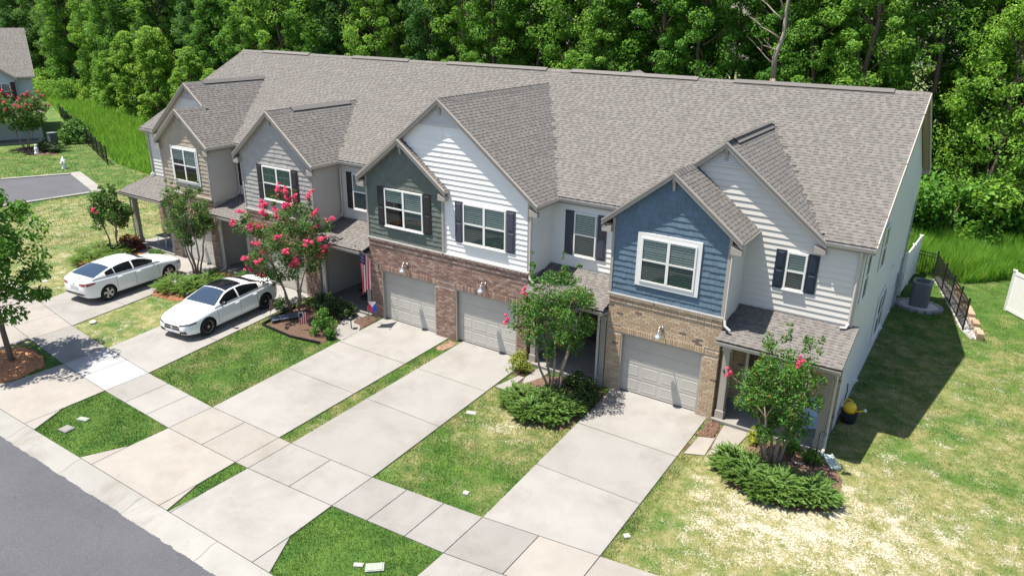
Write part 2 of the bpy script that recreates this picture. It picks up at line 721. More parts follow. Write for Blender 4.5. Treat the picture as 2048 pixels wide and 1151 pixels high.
# pavement along the street
SX = [-27., -24.6, -22.9, -21.1, -19.37, -17.8, -16.3, -14.8, -13.25, -12., -10.75, -9.49, -7.9, -6.38, -5.86, -4.3, -2.78, -1.65, -.5, .63, 2.15, 3.69, 5.2, 6.7, 8.2]
yi = lambda x: float(np.interp(x, [-27, -22.9, -19.37, -16.26, -13.25, -9.49, -6, -2.78, .63, 3.69, 5, 8.2], [-6.4, -7.02, -7.52, -7.85, -8.12, -8.31, -8.3, -8.18, -7.85, -7.45, -7.28, -6.75]))
yo = lambda x: float(np.interp(x, [-27, -22.9, -19.5, -16.3, -13.1, -9.4, -6, -2.75, .67, 3.7, 5, 8.2], [-8.0, -8.6, -9.05, -9.42, -9.65, -9.81, -9.81, -9.65, -9.41, -9.0, -8.85, -8.3]))
sw = bed_root("sidewalk", [(-26.8, -6.6)] + [(x, yi(x) - .02) for x in SX[1:]] + [(x, yo(x) + .02) for x in SX[::-1]])
for k in range(len(SX) - 1):
    a, b = SX[k], SX[k + 1]
    mtl = M_CONC
    if -16.4 < a < -13.5:
        mtl = M_CONC_NEW
    elif -19.4 < a < -16.5:
        mtl = M_CONC_GREY
    elif -13.3 < a < -9.6:
        mtl = M_CONC
    elif -9.6 < a < -6.2 or a < -19.4:
        mtl = M_CONC_BEIGE
    elif a > -2.8:
        mtl = M_CONC_BEIGE if a > 2 else M_CONC_GREY
    slab("slab", [(a, yi(a)), (b, yi(b)), (b, yo(b)), (a, yo(a))], sw, mtl)

# driveways: garage to pavement, then the flared apron to the kerb
YJ = (-2.57, -5.15)
DR = [  # left edge at house/pavement, right edge at house/pavement, y at house, materials
    ((-24.75, -22.9), (-20.6, -19.37), 0.14, M_CONC, M_CONC_BEIGE),
    ((-17.25, -16.3), (-14.25, -13.25), 0.14, M_CONC, M_CONC_BEIGE),
    ((-9.98, -9.49), (-6.62, -6.38), 0.14, M_CONC, M_CONC_BEIGE),
    ((-6.0, -5.86), (-3.12, -2.78), 0.14, M_CONC, M_CONC),
    ((.30, .63), (3.60, 3.69), 0.14, M_CONC, M_CONC),
]
DRIVE_EDGES = []
for k, (le, re_, yh, mt, ma) in enumerate(DR):
    yp = (yi(le[1]) + yi(re_[1])) / 2

    def ex(e, y, k=k):
        t = (y - yh) / (yp - yh)
        t = min(1., t)
        return e[0] + (e[1] - e[0]) * t
    ys_ = [yh, -.9, YJ[0], YJ[1]]
    L_ = [(ex(le, y), y) for y in ys_] + [(le[1], yi(le[1]))]
    Rr = [(ex(re_, y), y) for y in ys_] + [(re_[1], yi(re_[1]))]
    root = bed_root("driveway", [L_[0], Rr[0], Rr[1], Rr[-1], L_[-1], L_[1]][::-1])
    slab("slab", [L_[0], Rr[0], Rr[1], Rr[2], L_[2], L_[1]], root, mt)
    slab("slab", [L_[2], Rr[2], Rr[3], L_[3]], root, mt)
    slab("slab", [L_[3], Rr[3], Rr[4], L_[4]], root, mt)
    xa, xb = le[1], re_[1]
    fl = (.95, .60) if k != 0 else (.6, .6)
    ytop = lambda x: yo(x)
    midy = -11.0
    ap = bed_root("driveway_apron", [(xa, ytop(xa)), (xb, ytop(xb)), (xb + .01, midy), (xb + .01, -12.1), (xa - .01, -12.1), (xa - .01, midy)][::-1])
    slab("slab", [(xa, ytop(xa)), (xb, ytop(xb)), (xb + .04, midy), (xb + .02, -12.11), (xa - .02, -12.11), (xa - .04, midy)], ap, ma)
    fa, fb = (.10 if k == 3 else .62), (.36 if k == 2 else .62)
    slab("slab", [(xa - .04, midy), (xa - .02, -12.11), (xa - fa, -12.11)], ap, ma)
    slab("slab", [(xb + .04, midy), (xb + fb, -12.11), (xb + .02, -12.11)], ap, ma)
    DRIVE_EDGES.append((L_, Rr))

# front paths from the drives to the porches
pw = bed_root("front_path", [(3.5, -2.2), (4.9, -1.3), (4.95, -.2), (4.1, -.2)])
slab("slab", [(3.72, -2.3), (4.27, -2.06), (4.22, -1.0), (3.76, -1.2)], pw, M_CONC_BEIGE)
slab("slab", [(4.27, -2.06), (4.85, -1.42), (4.98, -.12), (4.12, -.12), (4.22, -1.0)], pw, M_CONC_BEIGE)
pw = bed_root("front_path", [(-2.95, -2.1), (-2.1, -2.2), (-2.1, -.2), (-2.8, -.2)])
slab("slab", [(-2.98, -2.12), (-2.5, -2.15), (-2.5, -1.0), (-2.75, -1.0)], pw, M_CONC)
slab("slab", [(-2.5, -2.15), (-2.05, -2.2), (-2.0, -.12), (-2.78, -.12), (-2.5, -1.0)], pw, M_CONC)
pw = bed_root("front_path", [(-10.4, -2.4), (-9.7, -2.4), (-10.6, -.2), (-11.8, -.2)])
slab("slab", [(-10.55, -2.45), (-9.72, -2.45), (-9.85, -1.5), (-10.75, -.12), (-12.0, -.12), (-11.0, -1.5)], pw, M_CONC)
pw = bed_root("front_path", [(-24.5, -1.6), (-23.9, -.4), (-26.8, .3), (-27, -.2)])
slab("slab", [(-24.55, -1.7), (-24.1, -.35), (-26.9, -.12), (-26.9, -.9)], pw, M_CONC)
pw = bed_root("front_path", [(-18.3, -1.7), (-17.2, -1.8), (-17.6, -.3), (-18.6, -.3)])
slab("slab", [(-18.3, -1.75), (-17.05, -1.8), (-17.3, -.12), (-18.9, -.12)], pw, M_CONC)

# roll kerb with gutter, cast in lengths
def kerb_run(name, p0, p1, seg, label=None):
    prof = [(0., .034), (-.17, .030), (-.36, -.028), (-.48, -.070), (-.66, -.082), (-.66, -.2), (0., -.2)]
    d = Vector((p1[0] - p0[0], p1[1] - p0[1], 0))
    ln = d.length
    d.normalize()
    nrm = Vector((d.y, -d.x, 0))       # towards the road
    root = None
    k = int(ln / seg)
    for i in range(k):
        a, b = i * seg + .006, (i + 1) * seg - .006
        mb = MB()
        A = [Vector((p0[0], p0[1], 0)) + d * a + nrm * (-u) + Vector((0, 0, z)) for u, z in prof]
        mb.prism(A, d * (b - a))
        if root is None:
            root = obj(name, mb.mesh(name, M_KERB), None, "structure")
        else:
            part("kerb_stone", mb, M_KERB, root)
    return root


kerb_run("kerb", (-43, -12.12), (14, -12.12), 3.0)

# side street that ends beyond the row, with its concrete border
ss = [(-41.4, -.5), (-40.55, 4.75), (-47.1, 6.7), (-49.1, 2.9), (-53, -12.6), (-44.5, -12.6)]
sheet("side_street", ss, .012, M_ASPH)
SLABS.append(ss)
def border(p0, p1, wd, material=M_KERB):
    d = Vector((p1[0] - p0[0], p1[1] - p0[1], 0)).normalized()
    n_ = Vector((-d.y, d.x, 0)) * wd
    P = [p0, p1, (p1[0] + n_.x, p1[1] + n_.y), (p0[0] + n_.x, p0[1] + n_.y)]
    SLABS.append(P)
    mb = MB()
    mb.prism([(x, y, -.05) for x, y in P], (0, 0, .12))
    o = obj("kerb", mb.mesh("kerb", material), None, "structure")
    return o
border((-47.6, 6.85), (-40.2, 4.65), -.0 + .75)
border((-40.55, 4.75), (-41.4, -.5), .35)
border((-41.4, -.5), (-44.3, -12.1), .35)
border((-49.1, 2.9), (-47.1, 6.75), .35)
# ---------------------------------------------------------------- house materials
SH = [(0., (.158, .148, .139)), (.30, (.149, .140, .132)), (.54, (.168, .157, .147)), (.80, (.134, .126, .120)), (.90, (.155, .141, .130)), (.96, (.176, .166, .157))]
M_SHINGLE = mat("asphalt_shingle", (.2, .18, .17), .92, rndcol=SH, rnd=.06, fine=.35, fscale=55, bump=.3, bscale=160, spec=.2)
M_TAB = mat("shingle_tab", (.10, .094, .089), .92, rndcol=[(0., (.128, .120, .113)), (.35, (.117, .110, .104)), (.65, (.139, .130, .122)), (.85, (.123, .111, .103))], rnd=.08, fine=.3, fscale=55, bump=.3, bscale=160, spec=.2)
M_DECK = mat("roof_underlay", (.055, .05, .048), .95)
M_VENT = mat("ridge_vent", (.045, .042, .042), .9)
M_TRIM = mat("trim_taupe", (.36, .325, .285), .6, var=.2, vscale=2)
M_SOFFIT = mat("soffit_tan", (.34, .285, .22), .7)
M_GUTTER = mat("gutter_cream", (.50, .475, .44), .45, var=.35, vscale=3, vcol=(.36, .33, .30))
M_WFRAME = mat("window_vinyl", (.74, .73, .70), .4)
M_GDOOR = mat("garage_door_paint", (.48, .455, .415), .55, var=.15, vscale=1.5)
M_MORTAR = mat("mortar", (.44, .39, .34), .95, fine=.3, fscale=80)
M_BRED = mat("brick_red", (.2, .1, .07), .9, rndcol=[(0., (.315, .200, .155)), (.25, (.27, .165, .125)), (.5, (.36, .245, .195)), (.7, (.235, .14, .11)), (.85, (.40, .29, .235)), (.95, (.19, .115, .095))], rnd=.08, fine=.25, fscale=90, bump=.4, bscale=120)
M_BTAN = mat("brick_tan", (.4, .3, .2), .9, rndcol=[(0., (.47, .345, .225)), (.25, (.51, .39, .265)), (.5, (.43, .31, .20)), (.72, (.54, .425, .30)), (.86, (.45, .31, .215)), (.98, (.16, .12, .10))], rnd=.06, fine=.2, fscale=90, bump=.4, bscale=120)
M_BMIX = mat("brick_mixed", (.3, .2, .15), .9, rndcol=[(0., (0.345, 0.230, 0.161)), (.2, (0.414, 0.310, 0.230)), (.45, (0.265, 0.172, 0.127)), (.65, (0.483, 0.380, 0.287)), (.82, (0.207, 0.138, 0.115)), (.93, (0.380, 0.218, 0.149))], rnd=.10, fine=.3, fscale=90, bump=.4, bscale=120)
SHK = dict(fine=.12, fscale=70, stretch=(6, 6, 1.), bump=.35, bscale=40)
M_BLUE = mat("shake_blue", (.108, .166, .228), .75, rnd=.09, **SHK)
M_GREEN = mat("shake_green", (.125, .145, .126), .75, rnd=.08, **SHK)
M_TANSH = mat("shake_tan", (.40, .335, .255), .75, rnd=.07, **SHK)
M_GREYSH = mat("shake_grey", (.37, .36, .34), .75, rnd=.06, **SHK)
SID = dict(var=.10, vscale=1.2)
M_WHITE = mat("siding_white", (.80, .785, .75), .55, rnd=.015, **SID)
M_OFFW = mat("siding_light_grey", (.63, .605, .56), .55, rnd=.015, **SID)
M_CREAM = mat("siding_beige", (.50, .47, .415), .55, rnd=.015, **SID)
M_PALE = mat("siding_pale_grey", (.57, .565, .585), .55, rnd=.012, **SID)
M_SHUT_BLK = mat("shutter_black", (.018, .018, .019), .5)
M_SHUT_SLATE = mat("shutter_slate", (.050, .054, .075), .5)
M_SHUT_NAVY = mat("shutter_navy", (.010, .022, .040), .45)
M_GLASS = glass_mat("window_glass", (.80, .90, .86), .06)
M_SCREEN = glass_mat("window_screen_glass", (.42, .50, .49), .03)
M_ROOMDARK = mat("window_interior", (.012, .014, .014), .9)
M_BLIND = mat("blind_slat", (.78, .81, .77), .6)
M_CURTAIN = mat("curtain_green", (.10, .30, .20), .8, var=.5, vscale=9, stretch=(3, 3, .3))
M_SILVER = mat("lamp_galvanised", (.55, .55, .55), .35, metal=.85)
M_BLACK = mat("black_metal", (.012, .012, .013), .45)
M_DOORD = mat("door_dark", (.05, .03, .028), .5)
M_DIM = mat("porch_ceiling_white", (.55, .54, .52), .7)
M_PLASTW = mat("plastic_white", (.7, .7, .68), .4)

# shared little meshes, unit sized
def unit_mesh_shingle():
    mb = MB()          # x along course 0..1, y up the slope 0..1, z thickness
    t0, t1 = 1., .15
    mb.add([(0, 0, 0), (1, 0, 0), (1, 1, 0), (0, 1, 0), (0, 0, t0), (1, 0, t0), (1, 1, t1), (0, 1, t1)],
           [(4, 5, 6, 7), (0, 1, 5, 4), (1, 2, 6, 5), (3, 0, 4, 7)])
    return mb.mesh("shingle", M_SHINGLE)


ME_SHINGLE = unit_mesh_shingle()
_tb = MB()
_tb.add([(0, 0, 0), (1, 0, 0), (1, 1, 0), (0, 1, 0), (0, 0, 1), (1, 0, 1), (1, 1, .72), (0, 1, .72)], [(4, 5, 6, 7), (0, 1, 5, 4), (1, 2, 6, 5), (3, 0, 4, 7), (2, 3, 7, 6)])
ME_TAB = _tb.mesh("shingle_tab", M_TAB)


def unit_brick(material):
    mb = MB()          # x 0..1, z 0..1, y 0 (back) .. -1 (face)
    e = .035
    mb.add([(0, 0, 0), (1, 0, 0), (1, 0, 1), (0, 0, 1), (e * .4, -1, e), (1 - e * .4, -1, e), (1 - e * .4, -1, 1 - e), (e * .4, -1, 1 - e)],
           [(4, 5, 6, 7), (0, 1, 5, 4), (1, 2, 6, 5), (2, 3, 7, 6), (3, 0, 4, 7)])
    return mb.mesh("brick", material)


def unit_shake(material):
    mb = MB()          # wedge: proud at the butt
    mb.add([(0, 0, 0), (1, 0, 0), (1, 0, 1), (0, 0, 1), (0, -1, 0), (1, -1, 0), (1, -.12, 1), (0, -.12, 1)],
           [(4, 5, 6, 7), (0, 1, 5, 4), (1, 2, 6, 5), (3, 0, 4, 7)])
    return mb.mesh("shake", material)


EAVE_Y, EAVE_Z, RIDGE_Y, RIDGE_Z = 1.33, 5.887, 8.21, 9.437
SLOPE = (RIDGE_Z - EAVE_Z) / (RIDGE_Y - EAVE_Y)
WALL_Y = 1.5
GABLES = []          # (xp, zp, s, xl, xr) used to leave out covered shingles


def main_z(y):
    return EAVE_Z + (y - EAVE_Y) * SLOPE


def back_y(z):
    return EAVE_Y + (z - EAVE_Z) / SLOPE


def place(pend, name, mesh, limit, stuff_name, material):
    """pend: list of (parent, matrix). The `limit` that show largest become objects, the rest one joined part per parent."""
    def key(pm):
        c = pm[1].translation
        return (c - CAMP).length
    pend = sorted(pend, key=key)
    for par, M in pend[:limit]:
        o = obj(name, mesh, par)
        o.matrix_local = M
    rest = {}
    for par, M in pend[limit:]:
        rest.setdefault(par.name, (par, []))[1].append(M)
    for par, Ms in rest.values():
        join_pieces(stuff_name, mesh, Ms, par, material)


def roof_plane(pend, deck, poly, expo=.132, thick=.009, skip=None, wmin=.20, wmax=.42):
    """lay shingles course by course over a planar 3-D polygon whose first edge is the eave"""
    P = [Vector(p) for p in poly]
    a = (P[1] - P[0]).normalized()
    n = Vector((0, 0, 0))
    for i in range(len(P)):
        n += (P[i] - P[0]).cross(P[(i + 1) % len(P)] - P[0])
    n.normalize()
    if n.z < 0:
        n = -n
    b = n.cross(a)
    if b.z < 0:
        a, b = -a, -b
    q = [((p - P[0]).dot(a), (p - P[0]).dot(b)) for p in P]
    top = max(v for _, v in q)
    k = 0
    v = -.012
    while v < top - .03:
        vm = min(v + expo * .5, top - .01)
        band = clip_poly(clip_poly(q, 0, 1, vm + .004), 0, -1, -(vm - .004))
        if len(band) >= 3:
            u0, u1 = min(p[0] for p in band), max(p[0] for p in band)
            u = u0
            first = True
            while u < u1 - .02:
                wd = random.uniform(wmin, wmax)
                if first:
                    wd *= random.uniform(.3, 1.)
                    first = False
                if u + wd > u1 - .06:
                    wd = u1 - u
                c = P[0] + a * (u + wd / 2) + b * vm
                if skip is None or not skip(c):
                    th = thick * random.choice((.75, 1., 1., 1.45))
                    o = P[0] + a * (u + .002) + b * v + n * .003
                    ln = expo * 1.18
                    M = Matrix(((a.x * (wd - .004), b.x * ln, n.x * th, o.x), (a.y * (wd - .004), b.y * ln, n.y * th, o.y), (a.z * (wd - .004), b.z * ln, n.z * th, o.z), (0, 0, 0, 1)))
                    pend.append((deck, M))
                u += wd
            # laminated tabs: darker teeth over the lower half of the course
            u = u0 + random.uniform(.02, .15)
            tb = TABS.setdefault(deck.name, (deck, []))[1]
            while u < u1 - .12:
                wd = random.uniform(.08, .18)
                c = P[0] + a * (u + wd / 2) + b * vm
                if skip is None or not skip(c):
                    o = P[0] + a * u + b * (v - .002) + n * .004
                    ln, th = expo * random.uniform(.42, .56), thick * 1.6
                    tb.append(Matrix(((a.x * wd, b.x * ln, n.x * th, o.x), (a.y * wd, b.y * ln, n.y * th, o.y), (a.z * wd, b.z * ln, n.z * th, o.z), (0, 0, 0, 1))))
                u += wd + random.uniform(.07, .24)
        v += expo
        k += 1


TABS = {}


def lay_tabs():
    for deck, Ms in TABS.values():
        if Ms:
            join_pieces("shingle_tabs", ME_TAB, Ms, deck, M_TAB)
    TABS.clear()


def deck_slab(poly, th=.10):
    P = [Vector(p) for p in poly]
    n = (P[1] - P[0]).cross(P[2] - P[0]).normalized()
    if n.z < 0:
        n = -n
    mb = MB()
    mb.prism(P, -n * th)
    return mb


class Plane:
    """vertical wall plane: point(s, z, d) with s along h, d outwards"""
    def __init__(s, o, h, nrm):
        s.o, s.h, s.n = Vector(o), Vector(h), Vector(nrm)

    def pt(s, u, z, d=0.):
        p = s.o + s.h * u + s.n * d
        return Vector((p.x, p.y, z))

    def mat4(s, u, z, d, su, sd, sz):
        """unit piece (x along h, -y outwards, z up)"""
        p = s.pt(u, z, d)
        return Matrix(((s.h.x * su, -s.n.x * sd, 0, p.x), (s.h.y * su, -s.n.y * sd, 0, p.y), (0, 0, sz, p.z), (0, 0, 0, 1)))


def wall_back(pl, poly, name, parent, material, th=.12):
    mb = MB()
    mb.prism([pl.pt(u, z) for u, z in poly], -pl.n * th)
    return part(name, mb, material, parent)


def lap_siding(pl, poly, wall, material, expo=.185, proud=.024, zstart=None):
    z0 = min(p[1] for p in poly) if zstart is None else zstart
    top = max(p[1] for p in poly)
    while z0 < top - .01:
        band = clip_poly(clip_poly(poly, 0, 1, z0 + expo), 0, -1, -z0)
        if len(band) >= 3 and poly_area(band) > .002:
            mb = MB()
            n = len(band)
            # wedge: proud at the bottom edge
            f = [pl.pt(u, z, .001 + proud * (1 - (z - z0) / expo) + .002) for u, z in band]
            r = [pl.pt(u, z, .001) for u, z in band]
            mb.add(f + r, [tuple(range(n))] + [(i, i + n, (i + 1) % n + n, (i + 1) % n) for i in range(n)])
            part("siding_board", mb, material, wall)
        z0 += expo


def shakes(pl, poly, wall, material, mesh, expo=.19, proud=.022, limit=260):
    z0 = min(p[1] for p in poly)
    top = max(p[1] for p in poly)
    pend = []
    row = 0
    while z0 < top - .02:
        band = clip_poly(clip_poly(poly, 0, 1, z0 + expo), 0, -1, -z0)
        if len(band) >= 3:
            u, ue = min(p[0] for p in band), max(p[0] for p in band)
            u += -random.uniform(0, .12)
            while u < ue:
                wd = random.uniform(.12, .27)
                pc = clip_poly(clip_poly(band, 1, 0, u + wd - .004), -1, 0, -(u + .0))
                if len(pc) >= 3 and poly_area(pc) > .0008:
                    full = abs(poly_area(pc) - (wd - .004) * expo) < 1e-5
                    jz = random.uniform(-.010, .006)
                    pr = proud * random.uniform(.8, 1.2)
                    if full:
                        pend.append((wall, pl.mat4(u, z0 + jz, .001, wd - .004, pr, expo - jz)))
                    else:
                        n = len(pc)
                        mb = MB()
                        f = [pl.pt(s_, z, .002 + pr * (1 - .88 * (z - z0) / expo)) for s_, z in pc]
                        r = [pl.pt(s_, z, .001) for s_, z in pc]
                        mb.add(f + r, [tuple(range(n))] + [(i, i + n, (i + 1) % n + n, (i + 1) % n) for i in range(n)])
                        part("shake", mb, material, wall)
                u += wd
        z0 += expo
        row += 1
    place(pend, "shake", mesh, limit, "shake_field", material)


def bricks(pend, pl, u0, u1, z0, z1, wall, hole=None, L=.203, H=.067, proud=.012):
    """running bond; hole = (ua, ub, ztop): the garage opening"""
    ch = .0762
    n = int((z1 - z0) / ch)
    for r in range(n):
        z = z0 + r * ch
        segs = [(u0, u1)]
        if hole and z + H * .5 < hole[2]:
            segs = [(u0, hole[0]), (hole[1], u1)]
        for a, b in segs:
            u = a - (L + .01) / 2 * (r % 2)
            while u < b - .01:
                ua, ub = max(u, a), min(u + L, b)
                if ub - ua > .02:
                    pend.append((wall, pl.mat4(ua, z, 0, ub - ua, proud, H)))
                u += L + .01


def soldier(pend, pl, u0, u1, z, h, wall, proud=.022):
    u = u0
    k = max(1, round((u1 - u0) / .0762))
    st = (u1 - u0) / k
    for i in range(k):
        pend.append((wall, pl.mat4(u0 + i * st + .004, z, 0, st - .009, proud, h)))


def window(root, pl, u0, u1, z0, z1, cols=2, casing=0., blind='blind', label=None, muntin=True, wname="window"):
    """vinyl double-hung sashes side by side, proud of the wall"""
    d0, d1 = .022, .075
    mb = MB()
    fw = .055

    def bar(a, b, c, d, e0=d0, e1=d1):
        mb.hexa([pl.pt(a, c, e0), pl.pt(b, c, e0), pl.pt(b, d, e0), pl.pt(a, d, e0), pl.pt(a, c, e1), pl.pt(b, c, e1), pl.pt(b, d, e1), pl.pt(a, d, e1)])
    bar(u0, u1, z0, z0 + fw)
    bar(u0, u1, z1 - fw, z1)
    bar(u0, u0 + fw, z0 + fw, z1 - fw)
    bar(u1 - fw, u1, z0 + fw, z1 - fw)
    if casing:
        c = casing
        bar(u0 - c, u1 + c, z0 - c, z0, .02, .055)
        bar(u0 - c, u1 + c, z1, z1 + c, .02, .055)
        bar(u0 - c, u0, z0, z1, .02, .055)
        bar(u1, u1 + c, z0, z1, .02, .055)
    else:
        bar(u0 - .03, u1 + .03, z0 - .035, z0, .02, .095)
    cw = (u1 - u0 - 2 * fw) / cols
    zm = (z0 + z1) / 2
    for i in range(1, cols):
        x = u0 + fw + cw * i
        bar(x - .045, x + .045, z0 + fw, z1 - fw)
    wn = part(wname, mb, M_WFRAME, root, label=label)
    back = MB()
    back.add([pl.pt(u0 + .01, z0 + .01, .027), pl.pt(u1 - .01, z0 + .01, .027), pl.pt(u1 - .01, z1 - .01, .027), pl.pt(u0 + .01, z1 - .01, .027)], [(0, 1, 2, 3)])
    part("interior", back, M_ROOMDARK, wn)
    for i in range(cols):
        a = u0 + fw + cw * i + (.045 if i else 0)
        b = u0 + fw + cw * (i + 1) - (.045 if i < cols - 1 else 0)
        rail = MB()
        mb2 = rail
        rail.hexa([pl.pt(a, zm - .028, .04), pl.pt(b, zm - .028, .04), pl.pt(b, zm + .028, .04), pl.pt(a, zm + .028, .04), pl.pt(a, zm - .028, .070), pl.pt(b, zm - .028, .070), pl.pt(b, zm + .028, .070), pl.pt(a, zm + .028, .070)])
        part("sash_rail", rail, M_WFRAME, wn)
        for k, (za, zb) in enumerate(((z0 + fw, zm - .028), (zm + .028, z1 - fw))):
            pm = MB()
            dd = .052 if k == 0 else .060
            pm.add([pl.pt(a, za, dd), pl.pt(b, za, dd), pl.pt(b, zb, dd), pl.pt(a, zb, dd)], [(0, 1, 2, 3)])
            part("pane", pm, M_SCREEN if k == 0 else M_GLASS, wn)
            if k == 1 and muntin:
                mm = MB()
                xm = (a + b) / 2
                zq = (za + zb) / 2
                for (aa, bb, cc, dz) in ((xm - .008, xm + .008, za, zb), (a, b, zq - .008, zq + .008)):
                    mm.add([pl.pt(aa, cc, .056), pl.pt(bb, cc, .056), pl.pt(bb, dz, .056), pl.pt(aa, dz, .056)], [(0, 1, 2, 3)])
                part("muntin", mm, M_WFRAME, wn)
        if blind:
            bl = MB()
            zt = z1 - fw - .02
            step = .075
            if blind == 'curtain':
                # gathered cloth
                N = 24
                P = [[pl.pt(a + (b - a) * j / N, z, .034 + .008 * math.sin(j * 1.9)) for j in range(N + 1)] for z in (z0 + .1, z1 - .06)]
                bl.grid(P)
                part("curtain", bl, M_CURTAIN, wn)
            else:
                z = z0 + .09 + (random.choice((0, 0, .0, .35, .6)) * (z1 - z0))
                while z < zt:
                    bl.add([pl.pt(a + .01, z, .045), pl.pt(b - .01, z, .045), pl.pt(b - .01, z + step * .66, .031), pl.pt(a + .01, z + step * .66, .031)], [(0, 1, 2, 3)])
                    z += step
                part("blind", bl, M_BLIND, wn)
    return wn


def shutter(root, pl, u0, u1, z0, z1, material):
    mb = MB()

    def bx(a, b, c, d, e0, e1):
        mb.hexa([pl.pt(a, c, e0), pl.pt(b, c, e0), pl.pt(b, d, e0), pl.pt(a, d, e0), pl.pt(a, c, e1), pl.pt(b, c, e1), pl.pt(b, d, e1), pl.pt(a, d, e1)])
    bx(u0, u1, z0, z1, .018, .045)
    s = part("shutter", mb, material, root)
    zm = z0 + (z1 - z0) * .5
    for za, zb in ((z0 + .06, zm - .04), (zm + .04, z1 - .06)):
        q = MB()
        e = .03
        a, b = u0 + .05, u1 - .05
        f = [pl.pt(a, za, .0452), pl.pt(b, za, .0452), pl.pt(b, zb, .0452), pl.pt(a, zb, .0452)]
        g = [pl.pt(a + e, za + e, .062), pl.pt(b - e, za + e, .062), pl.pt(b - e, zb - e, .062), pl.pt(a + e, zb - e, .062)]
        q.add(f + g, [(4, 5, 6, 7), (0, 1, 5, 4), (1, 2, 6, 5), (2, 3, 7, 6), (3, 0, 4, 7)])
        part("panel", q, material, s)


def rake(root, xp, zp, xe, ze, yf, yw, wall_over=.17):
    """sloping fascia at a gable front with its soffit back to the wall"""
    h = wall_over
    sgn = 1 if xe > xp else -1
    mb = MB()
    top0, top1 = (xp, zp), (xe, ze)
    poly = [(xp, yf - .035, zp + .01), (xe + sgn * .03, yf - .035, ze + .01 - .02), (xe + sgn * .03, yf - .035, ze - h - .02), (xp, yf - .035, zp - h)]
    mb.prism(poly, (0, .035, 0))
    # crown strip
    poly2 = [(xp, yf - .06, zp + .02), (xe + sgn * .03, yf - .06, ze), (xe + sgn * .03, yf - .06, ze - .055), (xp, yf - .06, zp - .035)]
    mb.prism(poly2, (0, .026, 0))
    part("rake_board", mb, M_TRIM, root)
    so = MB()
    so.prism([(xp, yf + .001, zp - h + .03), (xe, yf + .001, ze - h + .01), (xe, yw + .02, ze - h + .01), (xp, yw + .02, zp - h + .03)], (0, 0, .02))
    part("soffit", so, M_SOFFIT, root)


def return_box(root, x, yf, yw, ze, side):
    """boxed eave end under a rake"""
    mb = MB()
    x0, x1 = (x - .30, x + .02) if side > 0 else (x - .02, x + .30)
    mb.prism([(x0, yf - .02, ze - .16), (x1, yf - .02, ze - .24), (x1, yf - .02, ze - .38), (x0 + (.0 if side > 0 else .0), yf - .02, ze - .38)] if side > 0 else
             [(x0, yf - .02, ze - .24), (x1, yf - .02, ze - .16), (x1, yf - .02, ze - .38), (x0, yf - .02, ze - .38)], (0, yw - yf + .0, 0))
    part("eave_return", mb, M_TRIM, root)


def gutter(root, p0, p1, nrm, material=None):
    """K-style gutter along an eave"""
    p0, p1, nrm = Vector(p0), Vector(p1), Vector(nrm)
    prof = [(0, 0), (.02, -.11), (.09, -.11), (.125, -.03), (.13, 0), (.12, 0), (.108, -.03), (.082, -.095), (.03, -.095), (.012, 0)]
    mb = MB()
    poly = [p0 + nrm * u + Vector((0, 0, z)) for u, z in prof]
    mb.prism(poly, p1 - p0)
    return part("gutter", mb, material or M_GUTTER, root)


def downspout(root, pts, r=.042):
    mb = MB()
    mb.tube(pts, r, 6)
    return part("downspout", mb, M_GUTTER, root)


def ridge_cap(root, p0, p1, sl, vent=None, capname="ridge_cap"):
    """folded cap shingles over a ridge; vent = (t0, t1) fractions with a raised vent"""
    p0, p1 = Vector(p0), Vector(p1)
    d = p1 - p0
    L = d.length
    d.normalize()
    sd = Vector((d.y, -d.x, 0))
    mb = MB()
    n = max(1, int(L / .21))
    for i in range(n):
        a = p0 + d * (L * i / n)
        b = p0 + d * (L * (i + 1) / n - .006)
        lift = .020 + .012
        w_ = .15
        A = [a + sd * w_ + Vector((0, 0, -w_ * sl + lift)), a + Vector((0, 0, lift + .012)), a - sd * w_ + Vector((0, 0, -w_ * sl + lift))]
        B = [b + sd * w_ + Vector((0, 0, -w_ * sl + .012)), b + Vector((0, 0, .024)), b - sd * w_ + Vector((0, 0, -w_ * sl + .012))]
        dz = Vector((0, 0, -.02))
        mb.add(A + B + [A[0] + dz, A[1] + dz, A[2] + dz], [(0, 1, 4, 3), (1, 2, 5, 4), (6, 7, 1, 0), (7, 8, 2, 1)])
    part(capname, mb, M_SHINGLE, root)
    if vent:
        a, b = p0 + d * L * vent[0], p0 + d * L * vent[1]
        vb = MB()
        w_ = .17
        prof = [(w_, -w_ * sl + .015), (w_, -w_ * sl + .046), (0, .066), (-w_, -w_ * sl + .046), (-w_, -w_ * sl + .015), (0, .03)]
        poly = [a + sd * u + Vector((0, 0, z)) for u, z in prof]
        vb.prism(poly, b - a)
        v_ = part("ridge_vent", vb, M_VENT, root)
        tp = MB()
        for s_ in (1, -1):
            tp.prism([a + sd * (s_ * (w_ + .012)) + Vector((0, 0, -w_ * sl + .048)), a + Vector((0, 0, .069)), b + Vector((0, 0, .069)), b + sd * (s_ * (w_ + .012)) + Vector((0, 0, -w_ * sl + .048))], (0, 0, .012))
        part("vent_cap", tp, M_SHINGLE, v_)


